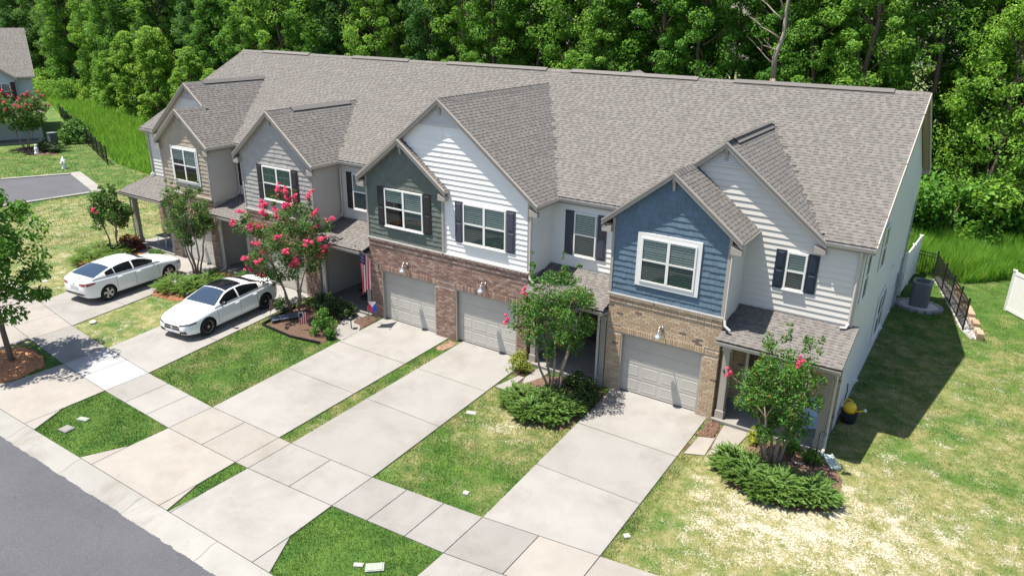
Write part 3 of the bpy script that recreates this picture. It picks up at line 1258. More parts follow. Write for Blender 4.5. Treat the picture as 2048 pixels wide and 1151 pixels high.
def garage(root, g0, g1, zt, yin=.15):
    mb = MB()
    mb.box(g0 - .02, g1 + .02, yin, yin + .05, .05, zt + .02)
    gd = part("garage_door", mb, M_GDOOR, root)
    rows, cols = 4, 4  # raised panels
    rh = (zt - .07) / rows
    cw = (g1 - g0 - .06) / cols
    q = MB()
    e0, e1 = .0, .035
    wd, hh = cw - .13, rh - .15
    q.add([(0, 0, 0), (wd, 0, 0), (wd, 0, hh), (0, 0, hh), (.03, -.006, .03), (wd - .03, -.006, .03), (wd - .03, -.006, hh - .03), (.03, -.006, hh - .03),
           (.055, -.002, .055), (wd - .055, -.003, .055), (wd - .055, -.003, hh - .055), (.055, -.002, hh - .055)],
          [(0, 1, 5, 4), (1, 2, 6, 5), (2, 3, 7, 6), (3, 0, 4, 7), (4, 5, 9, 8), (5, 6, 10, 9), (6, 7, 11, 10), (7, 4, 8, 11), (8, 9, 10, 11)])
    pm = q.mesh("panel", M_GDOOR)
    for r in range(rows):
        for c in range(cols):
            o = obj("panel", pm, gd)
            o.matrix_local = Matrix.Translation((g0 + .03 + c * cw + .065, yin - .001, .06 + r * rh + .075))
    sm = MB()
    for r in range(1, rows):
        sm.box(g0 - .01, g1 + .01, yin - .004, yin - .0005, .055 + r * rh - .005, .055 + r * rh + .005)
    part("section_joint", sm, M_TRIM, gd)
    # frame in the brick opening
    f = MB()
    f.box(g0 - .005, g0 + .05, .0, yin + .02, .02, zt)
    f.box(g1 - .05, g1 + .005, .0, yin + .02, .02, zt)
    f.box(g0 + .05, g1 - .05, .0, yin + .02, zt - .06, zt)
    part("door_frame", f, M_TRIM, root)


def lamp(root, x, z):
    """gooseneck barn light over the garage"""
    mb = MB()
    mb.tube([(x, -.02, z + .02), (x, -.10, z + .12), (x, -.20, z + .14), (x, -.27, z + .08), (x, -.28, z + .0)], .016, 8)
    mb.tube([(x, .0, z + .02), (x, -.035, z + .02)], .06, 12)
    l = part("garage_lamp", mb, M_SILVER, root, smooth=True)
    s = MB()
    s.lathe([(.155, -.20), (.15, -.185), (.115, -.13), (.06, -.09), (.05, -.03), (.03, .01), (.012, .05)], (x, -.28, z), 18)
    part("lamp_shade", s, M_SILVER, l, smooth=True)


def post(root, x, y, z0, z1, w_=.2):
    mb = MB()
    mb.box(x - w_ / 2, x + w_ / 2, y - w_ / 2, y + w_ / 2, z0, z1)
    p = part("porch_post", mb, M_TRIM, root)
    b = MB()
    e = .03
    b.box(x - w_ / 2 - e, x + w_ / 2 + e, y - w_ / 2 - e, y + w_ / 2 + e, z0, z0 + .26)
    part("post_base", b, M_TRIM, p)
    b = MB()
    b.box(x - w_ / 2 - e, x + w_ / 2 + e, y - w_ / 2 - e, y + w_ / 2 + e, z1 - .14, z1 - .002)
    part("post_cap", b, M_TRIM, p)


FRONT = lambda y: Plane((0, y, 0), (1, 0, 0), (0, -1, 0))
ZL = 3.42       # brick ledge


def townhouse(label, ux, blk, por, gar, brick, front, sidemat, mainmat, gables, small, winf, shut_f, winm, shut_m, limit_s, limit_b, end=None, yb=1.5, casing=0., blindf='blind', front_shake=True, vent_main=None):
    cx = (ux[0] + ux[1]) / 2
    root = thing("townhouse", label, "townhouse", (cx, 1., 0), world=True, group="townhouses of the attached row")
    b0, b1 = blk
    p0, p1 = por
    porch_left = p0 < b0
    # --- core volumes (plain shell behind the cladding)
    mb = MB()
    mb.box(b0 + .01, b1 - .01, .13, 14.85, .0, 3.3) if False else None
    core = MB()
    core.box(b0 + .02, b1 - .02, .30, 14.85, 0, 3.30)
    core.box(p0 + (.02 if porch_left else .0), p1 - (.0 if porch_left else .02), yb + .1, 14.84, 0, 3.05)
    core.box(b0 + .02, b1 - .02, .14, 14.83, 3.31, 5.62)
    core.box(ux[0] + .02, ux[1] - .02, WALL_Y + .13, 14.82, 3.06, 5.63)
    part("house_core", core, M_CREAM, root)
    # --- brick storey
    pl = FRONT(0.)
    g0, g1 = gar
    zt = 2.14
    mb = MB()
    mb.box(b0, g0, 0, .3, 0, ZL - .1)
    mb.box(g1, b1, 0, .3, 0, ZL - .1)
    mb.box(g0, g1, 0, .3, zt, ZL - .1)
    bw = part("brick_wall", mb, M_MORTAR, root)
    mesh = unit_brick(brick)
    pend = []
    bricks(pend, pl, b0, b1, .012, zt, bw, (g0, g1, zt))
    soldier(pend, pl, g0 - .02, g1 + .02, zt + .004, .20, bw)
    # courses between the soldier course and the ledge
    bricks(pend, pl, b0, g0 - .03, zt + .004, zt + .21, bw)
    bricks(pend, pl, g1 + .03, b1, zt + .004, zt + .21, bw)
    bricks(pend, pl, b0, b1, zt + .215, ZL - .30, bw)
    bricks(pend, pl, b0, b1, ZL - .275, ZL - .19, bw, proud=.03)
    soldier(pend, pl, b0, b1, ZL - .10, .075, bw, proud=.05)
    bricks(pend, pl, b0, b1, ZL - .19, ZL - .11, bw)
    # brick returns on the sides of the garage bay
    for sx, on in ((b0, porch_left), (b1, not porch_left)):
        if on:
            nx_ = -1 if sx == b0 else 1
            ps = Plane((sx, 0 if nx_ > 0 else .34, 0), (0, 1 if nx_ > 0 else -1, 0), (nx_, 0, 0))
            bricks(pend, ps, 0, .34, .012, ZL - .12, bw)
    place(pend, "brick", mesh, limit_b, "brick_field", brick)
    led = MB()
    led.box(b0 - .02, b1 + .02, -.055, .06, ZL - .024, ZL + .03)
    part("ledge", led, M_GUTTER, root)
    garage(root, g0, g1, zt)
    lamp(root, (g0 + g1) / 2 + .0, zt + .48)
    # --- upper front of the projecting bay
    f = small or gables[0]
    xp, zp, s_, xl, xr = f['xp'], f['zp'], f['s'], f['xl'], f['xr']
    fy = f.get('yw', 0.)
    plf = FRONT(fy)
    hh = .14
    zat = lambda x: zp - s_ * abs(x - xp) - hh
    x0, x1 = f.get('w0', b0), f.get('w1', b1)
    poly = [(x0, ZL + .03), (x1, ZL + .03), (x1, zat(x1))] + ([(xp, zat(xp))] if x0 < xp < x1 else []) + [(x0, zat(x0))]
    fw = wall_back(plf, poly, "front_wall", root, sidemat)
    if front_shake:
        shakes(plf, poly, fw, front, unit_shake(front), limit=260)
    else:
        lap_siding(plf, poly, fw, front)
    # corner boards
    cb = MB()
    for cx_, sg in ((x0, 1), (x1, -1)):
        if cx_ == f.get('noboard'):
            continue
        cb = MB()
        a, b = (cx_ - .012, cx_ + .075) if sg > 0 else (cx_ - .075, cx_ + .012)
        cb.box(a, b, fy - .035, fy - .001, ZL + .03, zat(cx_) - .02)
        part("corner_board", cb, M_TRIM, root)
    u0, u1, z0, z1 = winf
    window(root, plf, u0, u1, z0, z1, 2, casing, blindf)
    if shut_f:
        shutter(root, plf, u0 - .37, u0 - .035, z0 - .01, z1 + .02, shut_f)
        shutter(root, plf, u1 + .035, u1 + .37, z0 - .01, z1 + .02, shut_f)
    # --- side wall of the bay, facing the porch
    for sx, on in ((b0, porch_left), (b1, not porch_left)):
        # exposed only where the neighbour is a porch bay; both sides may be
        nx_ = -1 if sx == b0 else 1
        ps = Plane((sx, fy if nx_ > 0 else WALL_Y, 0), (0, 1 if nx_ > 0 else -1, 0), (nx_, 0, 0))
        pq = [(0.0, ZL - .12), (WALL_Y - fy, ZL - .12), (WALL_Y - fy, 5.62), (0.0, 5.62)]
        if on or sx == b1 and f.get('open_right') or sx == b0 and f.get('open_left'):
            sw_ = wall_back(ps, pq, "bay_side_wall", root, sidemat)
            lap_siding(ps, pq, sw_, sidemat)
        if on:
            # porch side of the garage bay
            pq = [(.34, .1), (yb + .0, .1), (yb, 3.0), (.34, 3.0)] if nx_ > 0 else [(0 + WALL_Y - yb, .1), (WALL_Y - .34, .1), (WALL_Y - .34, 3.0), (WALL_Y - yb, 3.0)]
            pw_ = wall_back(ps, [(u - (fy if False else 0), z) for u, z in pq], "porch_side_wall", root, sidemat, .1)
            lap_siding(ps, pq, pw_, sidemat)
    # --- recessed main wall over the porch
    plm = FRONT(WALL_Y)
    big = gables[0] if small and gables[0].get('yw', 0) > 1 else None
    if big:
        zb = lambda x: min(big['zp'] - big['s'] * abs(x - big['xp']) - hh, 99)
        xs_ = sorted({ux[0], ux[1], big['xl'] + .28, big['xr'] - .28, big['xp']})
        top = [(x, max(5.66, zb(x))) for x in xs_ if ux[0] <= x <= ux[1]]
        # two convex pieces: lower band and gable triangle
        low = [(p0, 3.1), (p1, 3.1), (p1, 5.66), (p0, 5.66)]
        tri = [(big['xl'] + (big['zp'] - hh - 5.66 - (big['zp'] - big['s'] * (big['xp'] - big['xl']) - 5.66 + 0) * 0) * 0, 5.66)]
        half = (big['zp'] - hh - 5.66) / big['s']
        a_, b_ = max(big['xp'] - half, ux[0]), min(big['xp'] + half, ux[1])
        tri = [(a_, 5.66), (b_, 5.66), (b_, max(5.66, zb(b_))), (big['xp'], zb(big['xp'])), (a_, max(5.66, zb(a_)))]
        tri = [p for i, p in enumerate(tri) if i < 2 or p[1] > 5.67]
        mw = wall_back(plm, low, "main_wall", root, mainmat)
        lap_siding(plm, low, mw, mainmat)
        gw = wall_back(plm, tri, "gable_wall", root, mainmat)
        lap_siding(plm, tri, gw, mainmat, zstart=3.1 + .185 * 13)
        peak_vent(root, WALL_Y, big['xp'], zb(big['xp']), big['s'], sidemat)
    else:
        if small:
            # white gable triangle behind the smaller gable
            g = gables[0]
            pg = FRONT(g['yw'])
            zg = lambda x: g['zp'] - g['s'] * abs(x - g['xp']) - hh
            tri = [(g['w0'], ZL + .03 + .185 * 10), (g['w1'], ZL + .03 + .185 * 10), (g['w1'], zg(g['w1'])), (g['xp'], zg(g['xp'])), (g['w0'], zg(g['w0']))]
            if g['xp'] >= g['w1']:
                tri.pop(3)
            gw = wall_back(pg, tri, "gable_wall", root, M_WHITE)
            lap_siding(pg, tri, gw, M_WHITE)
        low = [(p0, 3.1), (p1, 3.1), (p1, 5.64), (p0, 5.64)]
        mw = wall_back(plm, low, "main_wall", root, mainmat)
        lap_siding(plm, low, mw, mainmat)
    if winm:
        u0, u1, z0, z1 = winm
        window(root, plm, u0, u1, z0, z1, 1, 0., 'blind')
        if shut_m:
            for a, b in shut_m[1]:
                shutter(root, plm, a, b, z0 - .01, z1 + .02, shut_m[0])
    # --- main roof
    xa = ux[0] - (.66 - .4 if end == 'L' else 0)
    xb = ux[1] + (.26 if end == 'R' else 0)
    quad = [(xa, EAVE_Y, EAVE_Z), (xb, EAVE_Y, EAVE_Z), (xb, RIDGE_Y, RIDGE_Z), (xa, RIDGE_Y, RIDGE_Z)]
    dm = MB()
    free = g_eaves(xa, xb)
    xs_ = sorted({xa, xb} | {v for ab in free for v in ab})
    for a, b in zip(xs_[:-1], xs_[1:]):
        ye = EAVE_Y if any(q[0] - .02 <= a and b <= q[1] + .02 for q in free) else WALL_Y + .10
        dd = deck_slab([(a, ye, main_z(ye)), (b, ye, main_z(ye)), (b, RIDGE_Y, RIDGE_Z), (a, RIDGE_Y, RIDGE_Z)], .09)
        dm.add(dd.v, dd.f)
    dm2 = deck_slab([(xa, RIDGE_Y, RIDGE_Z), (xb, RIDGE_Y, RIDGE_Z), (xb, 2 * RIDGE_Y - EAVE_Y, EAVE_Z), (xa, 2 * RIDGE_Y - EAVE_Y, EAVE_Z)], .09)
    dm.add(dm2.v, dm2.f)
    rf = part("roof", dm, M_DECK, root)
    pend = []

    def covered(c):
        for g in GABLES:
            if g['xl'] < c.x < g['xr'] and g['zp'] - g['s'] * abs(c.x - g['xp']) > main_z(c.y) + .02:
                return True
        return False
    roof_plane(pend, rf, quad, skip=covered)
    bk = MB()
    bk.prism([(xa, RIDGE_Y, RIDGE_Z + .015), (xb, RIDGE_Y, RIDGE_Z + .015), (xb, 2 * RIDGE_Y - EAVE_Y, EAVE_Z + .015), (xa, 2 * RIDGE_Y - EAVE_Y, EAVE_Z + .015)], (0, 0, -.012))
    part("rear_shingles", bk, M_SHINGLE, rf, kind="stuff")
    ridge_cap(rf, (xa, RIDGE_Y, RIDGE_Z), (xb, RIDGE_Y, RIDGE_Z), SLOPE, vent_main)
    # --- gables of this unit
    for g in ([small] if small else []) + gables:
        half = g.get('half')       # 'L' / 'R' only
        gx, gz, gs, yf, yw = g['xp'], g['zp'], g['s'], g['yf'], g.get('yw', 0.)
        sides = []
        if half != 'R':
            sides.append((g['xl'], -1))
        if half != 'L':
            sides.append((g['xr'], 1))
        for xe, sg in sides:
            ze = gz - gs * abs(xe - gx)
            yk = g.get('yback')
            if yk is not None and sg == g.get('merge'):
                yk = 1.32
            ybk = (lambda z: back_y(z)) if yk is None else (lambda z, yy=yk: yy)
            q = [(xe, yf, ze), (xe, ybk(max(ze, EAVE_Z)), ze), (gx, ybk(gz), gz), (gx, yf, gz)]
            if g.get('yback') is None and ybk(max(ze, EAVE_Z)) <= yf + .01:
                q = [(xe, yf, ze), (gx, ybk(gz), gz), (gx, yf, gz)]
                q = [(xe, yf, ze), (xe, yf + .02, ze), (gx, ybk(gz), gz), (gx, yf, gz)]
            dk = part("gable_roof", deck_slab(q, .07), M_DECK, root)
            roof_plane(pend, dk, q)
            rake(root, gx, gz, xe, ze, yf, yw)
            return_box(root, xe - sg * .0, yf, yw, ze, sg)
            ye_ = ybk(max(ze, EAVE_Z))
            if ye_ > yf + .25:
                gutter(root, (xe - sg * .07, yf + .01, ze - .01), (xe - sg * .07, ye_ + .02, ze - .01), (sg, 0, 0))
                so = MB()
                so.box(min(xe - sg * .30, xe), max(xe - sg * .30, xe), yf + .03, ye_ + .25, ze - .16, ze - .14)
                part("soffit", so, M_SOFFIT, root)
        if half != 'R' or g.get('cap'):
            yb_ = back_y(gz) if g.get('yback') is None else g['yback']
            ridge_cap(root, (gx, yf, gz), (gx, yb_, gz), gs, g.get('vent'))
            bkt = MB()
            bkt.box(gx - .04, gx + .04, yf + .0, yw - .0, gz - .30, gz - .20)
            bkt.prism([(gx - .04, yw - .005, gz - .55), (gx - .04, yw - .08, gz - .55), (gx - .04, yf + .05, gz - .30), (gx - .04, yf + .14, gz - .30)], (.08, 0, 0))
            part("gable_bracket", bkt, M_TRIM, root)
    # --- main eave: gutter and soffit between the gables
    for a, b in g_eaves(xa, xb):
        gutter(root, (a, EAVE_Y + .01, EAVE_Z - .03), (b, EAVE_Y + .01, EAVE_Z - .03), (0, -1, 0))
        so = MB()
        so.box(a, b, EAVE_Y + .01, WALL_Y + .02, EAVE_Z - .22, EAVE_Z - .20)
        so.box(a, b, EAVE_Y + .012, EAVE_Y + .03, EAVE_Z - .22, EAVE_Z - .06)
        part("soffit", so, M_TRIM, root)
    # --- porch
    pz0, pz1, pyf = 3.40, 2.90, -.44
    q = [(p0, pyf, pz1), (p1 + (.2 if end == 'R' else 0), pyf, pz1), (p1 + (.2 if end == 'R' else 0), WALL_Y, pz0), (p0 - (.2 if end == 'L' else 0), WALL_Y, pz0)]
    q[0] = (p0 - (.2 if end == 'L' else 0), pyf, pz1)
    pr = part("porch_roof", deck_slab(q, .06), M_DECK, root)
    roof_plane(pend, pr, q)
    xe0, xe1 = q[0][0], q[1][0]
    bm_ = MB()
    bm_.box(xe0 + .02, xe1 - .02, pyf + .06, pyf + .09, pz1 - .20, pz1 - .06)
    part("porch_fascia", bm_, M_TRIM, root)
    gutter(root, (xe0 + .02, pyf + .06, pz1 - .045), (xe1 - .02, pyf + .06, pz1 - .045), (0, -1, 0))
    be = MB()
    be.box(p0 + .02, p1 - .02, .06, .28, 2.52, 2.78)
    part("porch_beam", be, M_TRIM, root)
    ce = MB()
    ce.box(p0 + .02, p1 - .02, pyf + .09, yb + .09, 2.70, 2.72)
    part("porch_ceiling", ce, M_DIM, root)
    fl = MB()
    fl.box(p0 + .01, p1 - .01, -.10, yb + .1, -.02, .11)
    part("porch_floor", fl, M_CONC, root)
    SLABS.append([(p0, -.1), (p1, -.1), (p1, 2.), (p0, 2.)])
    # back wall of the porch with the front door
    pb = FRONT(yb)
    pq = [(p0, .11), (p1, .11), (p1, 2.99), (p0, 2.99)]
    if end:
        bwk = wall_back(pb, pq, "porch_brick_wall", root, M_MORTAR, .1)
        pd2 = []
        bricks(pd2, pb, p0, p1, .12, 2.7, bwk)
        place(pd2, "brick", mesh, 0, "brick_field", brick)
    else:
        bwk = wall_back(pb, pq, "porch_back_wall", root, sidemat, .1)
        lap_siding(pb, pq, bwk, sidemat)
    dx = p0 + .55 if not porch_left else p1 - 1.45
    dmb = MB()
    dmb.box(dx, dx + .92, yb - .05, yb - .015, .12, 2.16)
    dr_ = part("front_door", dmb, M_DOORD, root)
    dfm = MB()
    dfm.box(dx - .09, dx, yb - .06, yb - .012, .12, 2.25)
    dfm.box(dx + .92, dx + 1.01, yb - .06, yb - .012, .12, 2.25)
    dfm.box(dx, dx + .92, yb - .06, yb - .012, 2.16, 2.25)
    part("frame", dfm, M_WFRAME, dr_)
    for pzz in ((.3, 1.0), (1.15, 2.0)):
        for pxx in (.12, .5):
            pn = MB()
            pn.box(dx + pxx, dx + pxx + .3, yb - .062, yb - .049, pzz[0], pzz[1])
            part("panel", pn, M_DOORD, dr_)
    kn = MB()
    kn.tube([(dx + .84, yb - .05, 1.1), (dx + .84, yb - .11, 1.1)], .03, 8)
    part("handle", kn, M_SILVER, dr_)
    # posts
    xo, xi = (p0 + .18, p1 - .22) if porch_left else (p1 - .14, p0 + .22)
    if not end:
        xo = p1 - .16 if not porch_left else p0 + .16
    post(root, xo, .15, .11, 2.53)
    post(root, xi, .15, .11, 2.53)
    # far side wall of the porch, carried by the neighbour
    if not end:
        sx = p0 + .01 if porch_left else p1 - .01
        nx_ = 1 if porch_left else -1
        ps = Plane((sx, -.0 + .4 if nx_ > 0 else yb, 0), (0, 1 if nx_ > 0 else -1, 0), (nx_, 0, 0))
        pq = [(0, .11), (yb - .4, .11), (yb - .4, 2.99), (0, 2.99)]
        wv = wall_back(ps, pq, "party_wall", root, sidemat, .06) if False else None
    # downspouts
    xd = p0 + .06 if not porch_left else p1 - .06
    ez = 5.72
    sxd = b1 + .055 if not porch_left else b0 - .055
    if porch_left:
        yd = 1.44
        downspout(root, [(p0 + .12, EAVE_Y - .02, 5.72), (p0 + .12, WALL_Y - .06, 5.5), (p0 + .12, WALL_Y - .06, 3.62), (p0 + .12, WALL_Y - .22, 3.46)])
    else:
        downspout(root, [(sxd - .02, fy + .02, 5.66), (sxd, fy - .03, 5.45), (sxd, fy - .03, 3.4), (sxd + .05, fy - .10, 3.22), (sxd + .22, fy - .12, 3.12)])
    # porch downspout beside the outer post
    xpz = xo - .19 if porch_left else xo + .20
    if not end:
        xpz = xo - .16 if not porch_left else xo + .17
    downspout(root, [(xpz, pyf + .02, 2.80), (xpz, .02, 2.55), (xpz, .02, .22), (xpz, -.06, .12), (xpz, -.30, .08)], .045)
    place(pend, "shingle", ME_SHINGLE, limit_s, "shingle_field", M_SHINGLE)
    lay_tabs()
    return root


def peak_vent(root, pl_y, xp, ztop, s_, material, vh=.62):
    vz = ztop - vh
    vp = [(xp - vh / s_, vz), (xp + vh / s_, vz), (xp, vz + vh)]
    gv = wall_back(FRONT(pl_y - .045), vp, "gable_vent", root, material, .02)
    z = vz + .03
    while z < vz + vh - .06:
        hw = (vz + vh - z - .03) / s_ - .03
        lb = MB()
        y_ = pl_y - .046
        lb.prism([(xp - hw, y_, z + .05), (xp + hw, y_, z + .05), (xp + hw, y_ - .03, z), (xp - hw, y_ - .03, z)], (0, 0, .008))
        part("louvre", lb, material, gv)
        z += .07


def g_eaves(xa, xb):
    """stretches of the main eave that no gable interrupts"""
    cuts = sorted((g['xl'], g['xr']) for g in GABLES)
    out = []
    x = xa
    for l, r in cuts:
        l2, r2 = max(l, xa), min(r, xb)
        if r2 <= xa or l2 >= xb:
            continue
        if l2 - x > .15:
            out.append((x + .004, l2 - .01))
        x = max(x, r2)
    if xb - x > .15:
        out.append((x + .01, xb - .004))
    return out


def gable(xp, zp, s, **k):
    hw = (zp - 5.83) / s
    d = dict(xp=xp, zp=zp, s=s, xl=xp - hw, xr=xp + hw)
    d.update(k)
    return d


SB = dict(xp=1.87, zp=7.54, s=.79, xl=-.30, xr=4.04, yf=-.16, yw=0., yback=WALL_Y, merge=-1, w0=0., w1=3.72)
GW5 = gable(2.83, 8.30, .79, yf=1.33, yw=WALL_Y, vent=(.12, .95))
GBIG = gable(-6.785, 8.95, .768, yf=-.12, yw=.05)
SG = dict(xp=-8.62, zp=7.42, s=.755, xl=-10.73, xr=-6.51, yf=-.20, yw=0., yback=.05, w0=-10.5, w1=-6.72)
G2 = gable(-15.755, 7.80, .805, yf=-.16, yw=0., vent=(.25, .9), w0=-17.92, w1=-13.5, open_right=True)
ST = dict(xp=-22.05, zp=7.38, s=.785, xl=-24.02, xr=-20.08, yf=-.16, yw=0., yback=WALL_Y, merge=1, w0=-23.92, w1=-20.33, open_right=True)
GW1 = gable(-23.35, 8.35, .785, yf=1.33, yw=WALL_Y, vent=(.2, .95))
GABLES.extend([GW5, GBIG, G2, GW1])
U1 = townhouse("townhouse with tan shake gable and white window at the porch-post end of the row", (-27.4, -20.33), (-23.92, -20.33), (-27.4, -23.92), (-23.5, -20.76), M_BMIX, M_TANSH, M_CREAM, M_OFFW,
          [GW1], ST, (-22.93, -21.1, 4.04, 5.58), None, None, None, 100, 0, end='L', casing=.10, vent_main=(.25, .75))
townhouse("townhouse with pale grey shake gable and black shutters behind the pink-flowered tree", (-20.33, -13.5), (-17.92, -13.5), (-20.33, -17.92), (-17.12, -14.38), M_BRED, M_GREYSH, M_CREAM, M_OFFW,
          [G2], None, (-16.5, -14.7, 4.05, 5.5), M_SHUT_BLK, (-19.95, -19.15, 3.88, 5.4), (M_SHUT_BLK, [(-20.3, -19.98), (-19.12, -18.8)]), 150, 0, blindf='curtain', vent_main=(.2, .75), yb=1.5)
townhouse("townhouse with dark green shake gable and black shutters over red brick garage", (-13.5, -6.75), (-10.5, -6.75), (-13.5, -10.5), (-9.92, -7.18), M_BRED, M_GREEN, M_OFFW, M_OFFW,
          [dict(GBIG, half='L', w0=-10.5, w1=-6.75)], SG, (-9.52, -7.66, 4.03, 5.5), M_SHUT_BLK, (-12.7, -11.85, 3.88, 5.4), (M_SHUT_BLK, [(-13.06, -12.73), (-11.82, -11.49)]), 300, 260, yb=2.9, vent_main=(.1, .9))
U4 = townhouse("townhouse with white lap siding gable and slate shutters over red brick garage", (-6.75, 0.), (-6.75, -3.08), (-3.08, 0.), (-6.24, -3.5), M_BRED, M_WHITE, M_WHITE, M_WHITE,
          [dict(GBIG, half='R', w0=-6.74, w1=-3.08, cap=False, noboard=-6.74)], None, (-5.84, -4.02, 3.99, 5.45), M_SHUT_SLATE, (-2.16, -1.3, 3.86, 5.41), (M_SHUT_SLATE, [(-2.52, -2.19), (-1.27, -.93)]), 300, 260, yb=2.9, front_shake=False, vent_main=(.08, .9))
U5 = townhouse("end townhouse with blue shake gable, white cased window and tan brick garage", (0., 6.98), (0., 3.72), (3.72, 6.98), (.51, 3.25), M_BTAN, M_BLUE, M_OFFW, M_OFFW,
          [GW5], SB, (1.0, 2.75, 4.03, 5.45), None, (4.94, 5.52, 4.18, 5.34), (M_SHUT_NAVY, [(4.62, 4.92), (5.54, 5.84)]), 300, 300, end='R', casing=.14, vent_main=(.1, .85))

peak_vent(U4, GBIG['yw'], GBIG['xp'], GBIG['zp'] - .14, GBIG['s'], M_OFFW, .80)

# gable end of the row
pse = Plane((6.98, 0, 0), (0, 1, 0), (1, 0, 0))
py_ = [(1.5, 0.02), (14.9, 0.02), (14.9, 5.70), (RIDGE_Y, RIDGE_Z - .14), (1.5, 5.70)]
sw_ = wall_back(pse, py_, "end_wall", U5, M_PALE, .02)
lap_siding(pse, py_, sw_, M_PALE, .19, .010)
window(U5, pse, 1.85, 2.65, 4.05, 5.5, 1, .0, 'blind')
window(U5, pse, 5.25, 6.15, 4.05, 5.5, 1, .0, 'blind')
window(U5, pse, 7.5, 9.3, .75, 2.4, 2, .0, 'blind')
for sgn in (-1, 1):
    ye = RIDGE_Y + sgn * (RIDGE_Y - EAVE_Y)
    mb = MB()
    mb.prism([(7.241, RIDGE_Y, RIDGE_Z + .005), (7.241, ye, EAVE_Z + .005), (7.241, ye, EAVE_Z - .20), (7.241, RIDGE_Y, RIDGE_Z - .20)], (.03, 0, 0))
    part("rake_board", mb, M_TRIM, U5)
    mb = MB()
    mb.prism([(6.99, RIDGE_Y, RIDGE_Z - .14), (6.99, ye, EAVE_Z - .14), (7.24, ye, EAVE_Z - .14), (7.24, RIDGE_Y, RIDGE_Z - .14)], (0, 0, .015))
    part("soffit", mb, M_SOFFIT, U5)
mb = MB()
mb.prism([(6.985, 15.2, EAVE_Z - .02), (6.985, 15.2, EAVE_Z - .30), (6.985, 14.9, EAVE_Z - .30), (6.985, 14.9, EAVE_Z - .02)], (.27, 0, 0))
part("eave_return", mb, M_TRIM, U5)
# corner downspout at the front of the end wall
downspout(U5, [(6.9, EAVE_Y - .02, 5.72), (6.9, WALL_Y - .06, 5.45), (6.9, WALL_Y - .06, 3.55), (6.85, WALL_Y - .16, 3.42), (6.7, WALL_Y - .22, 3.42)], .045)
# corner board and house number on the post
mb = MB()
mb.box(6.89, 6.995, WALL_Y - .03, WALL_Y - .001, 3.42, 5.62)
part("corner_board", mb, M_GUTTER, U5)
nb = MB()
xn, yn, zn = 3.93, .15 - .106, 1.66
for a, b, c, d in ((.035, .05, 0, .13), (-.01, .065, .04, .055), (-.01, .005, .055, .13)):
    nb.box(xn + a - .03, xn + b - .03, yn - .006, yn, zn + c, zn + d)
part("house_number", nb, M_BLACK, U5)
# utility meter and vents on the end wall
for y, z, d in ((9.95, 2.9, .16), (9.6, .45, .12), (4.6, .35, .10), (11.5, .5, .1)):
    mb = MB()
    mb.box(6.99, 6.99 + .09, y - d / 2, y + d / 2, z - d / 2, z + d / 2)
    mb.box(6.99 + .09, 6.99 + .13, y - d / 2 - .01, y + d / 2 + .01, z + d / 4, z + d / 2 + .01)
    part("vent_hood", mb, M_PLASTW, U5)
mb = MB()
mb.box(6.99, 7.16, 13.3, 13.62, 1.05, 1.62)
mb.tube([(7.06, 13.46, 1.0), (7.06, 13.46, .1)], .03, 8)
mb.tube([(7.05, 14.1, 4.6), (7.05, 14.1, .3)], .03, 8)
mb.tube([(7.05, 13.9, 2.2), (7.05, 13.9, .1)], .035, 8)
part("meter_box", mb, mat("meter_grey", (.25, .26, .27), .5), U5)
# small rear cross gable that shows over the ridge
rg = MB()
rg.prism([(-5.2, 9.0, RIDGE_Z - .40), (-3.9, 9.0, RIDGE_Z + .06), (-2.9, 9.0, RIDGE_Z - .40)], (0, .9, 0))
part("rear_gable_roof", rg, M_SHINGLE, U4)

# the other gable end of the row
psw = Plane((-27.4, 0, 0), (0, -1, 0), (-1, 0, 0))
pw0 = [(-14.9, 0.02), (-1.5, 0.02), (-1.5, 5.70), (-RIDGE_Y, RIDGE_Z - .14), (-14.9, 5.70)]
ww = wall_back(psw, pw0, "end_wall", U1, M_PALE, .02)
lap_siding(psw, pw0, ww, M_PALE, .19, .010)
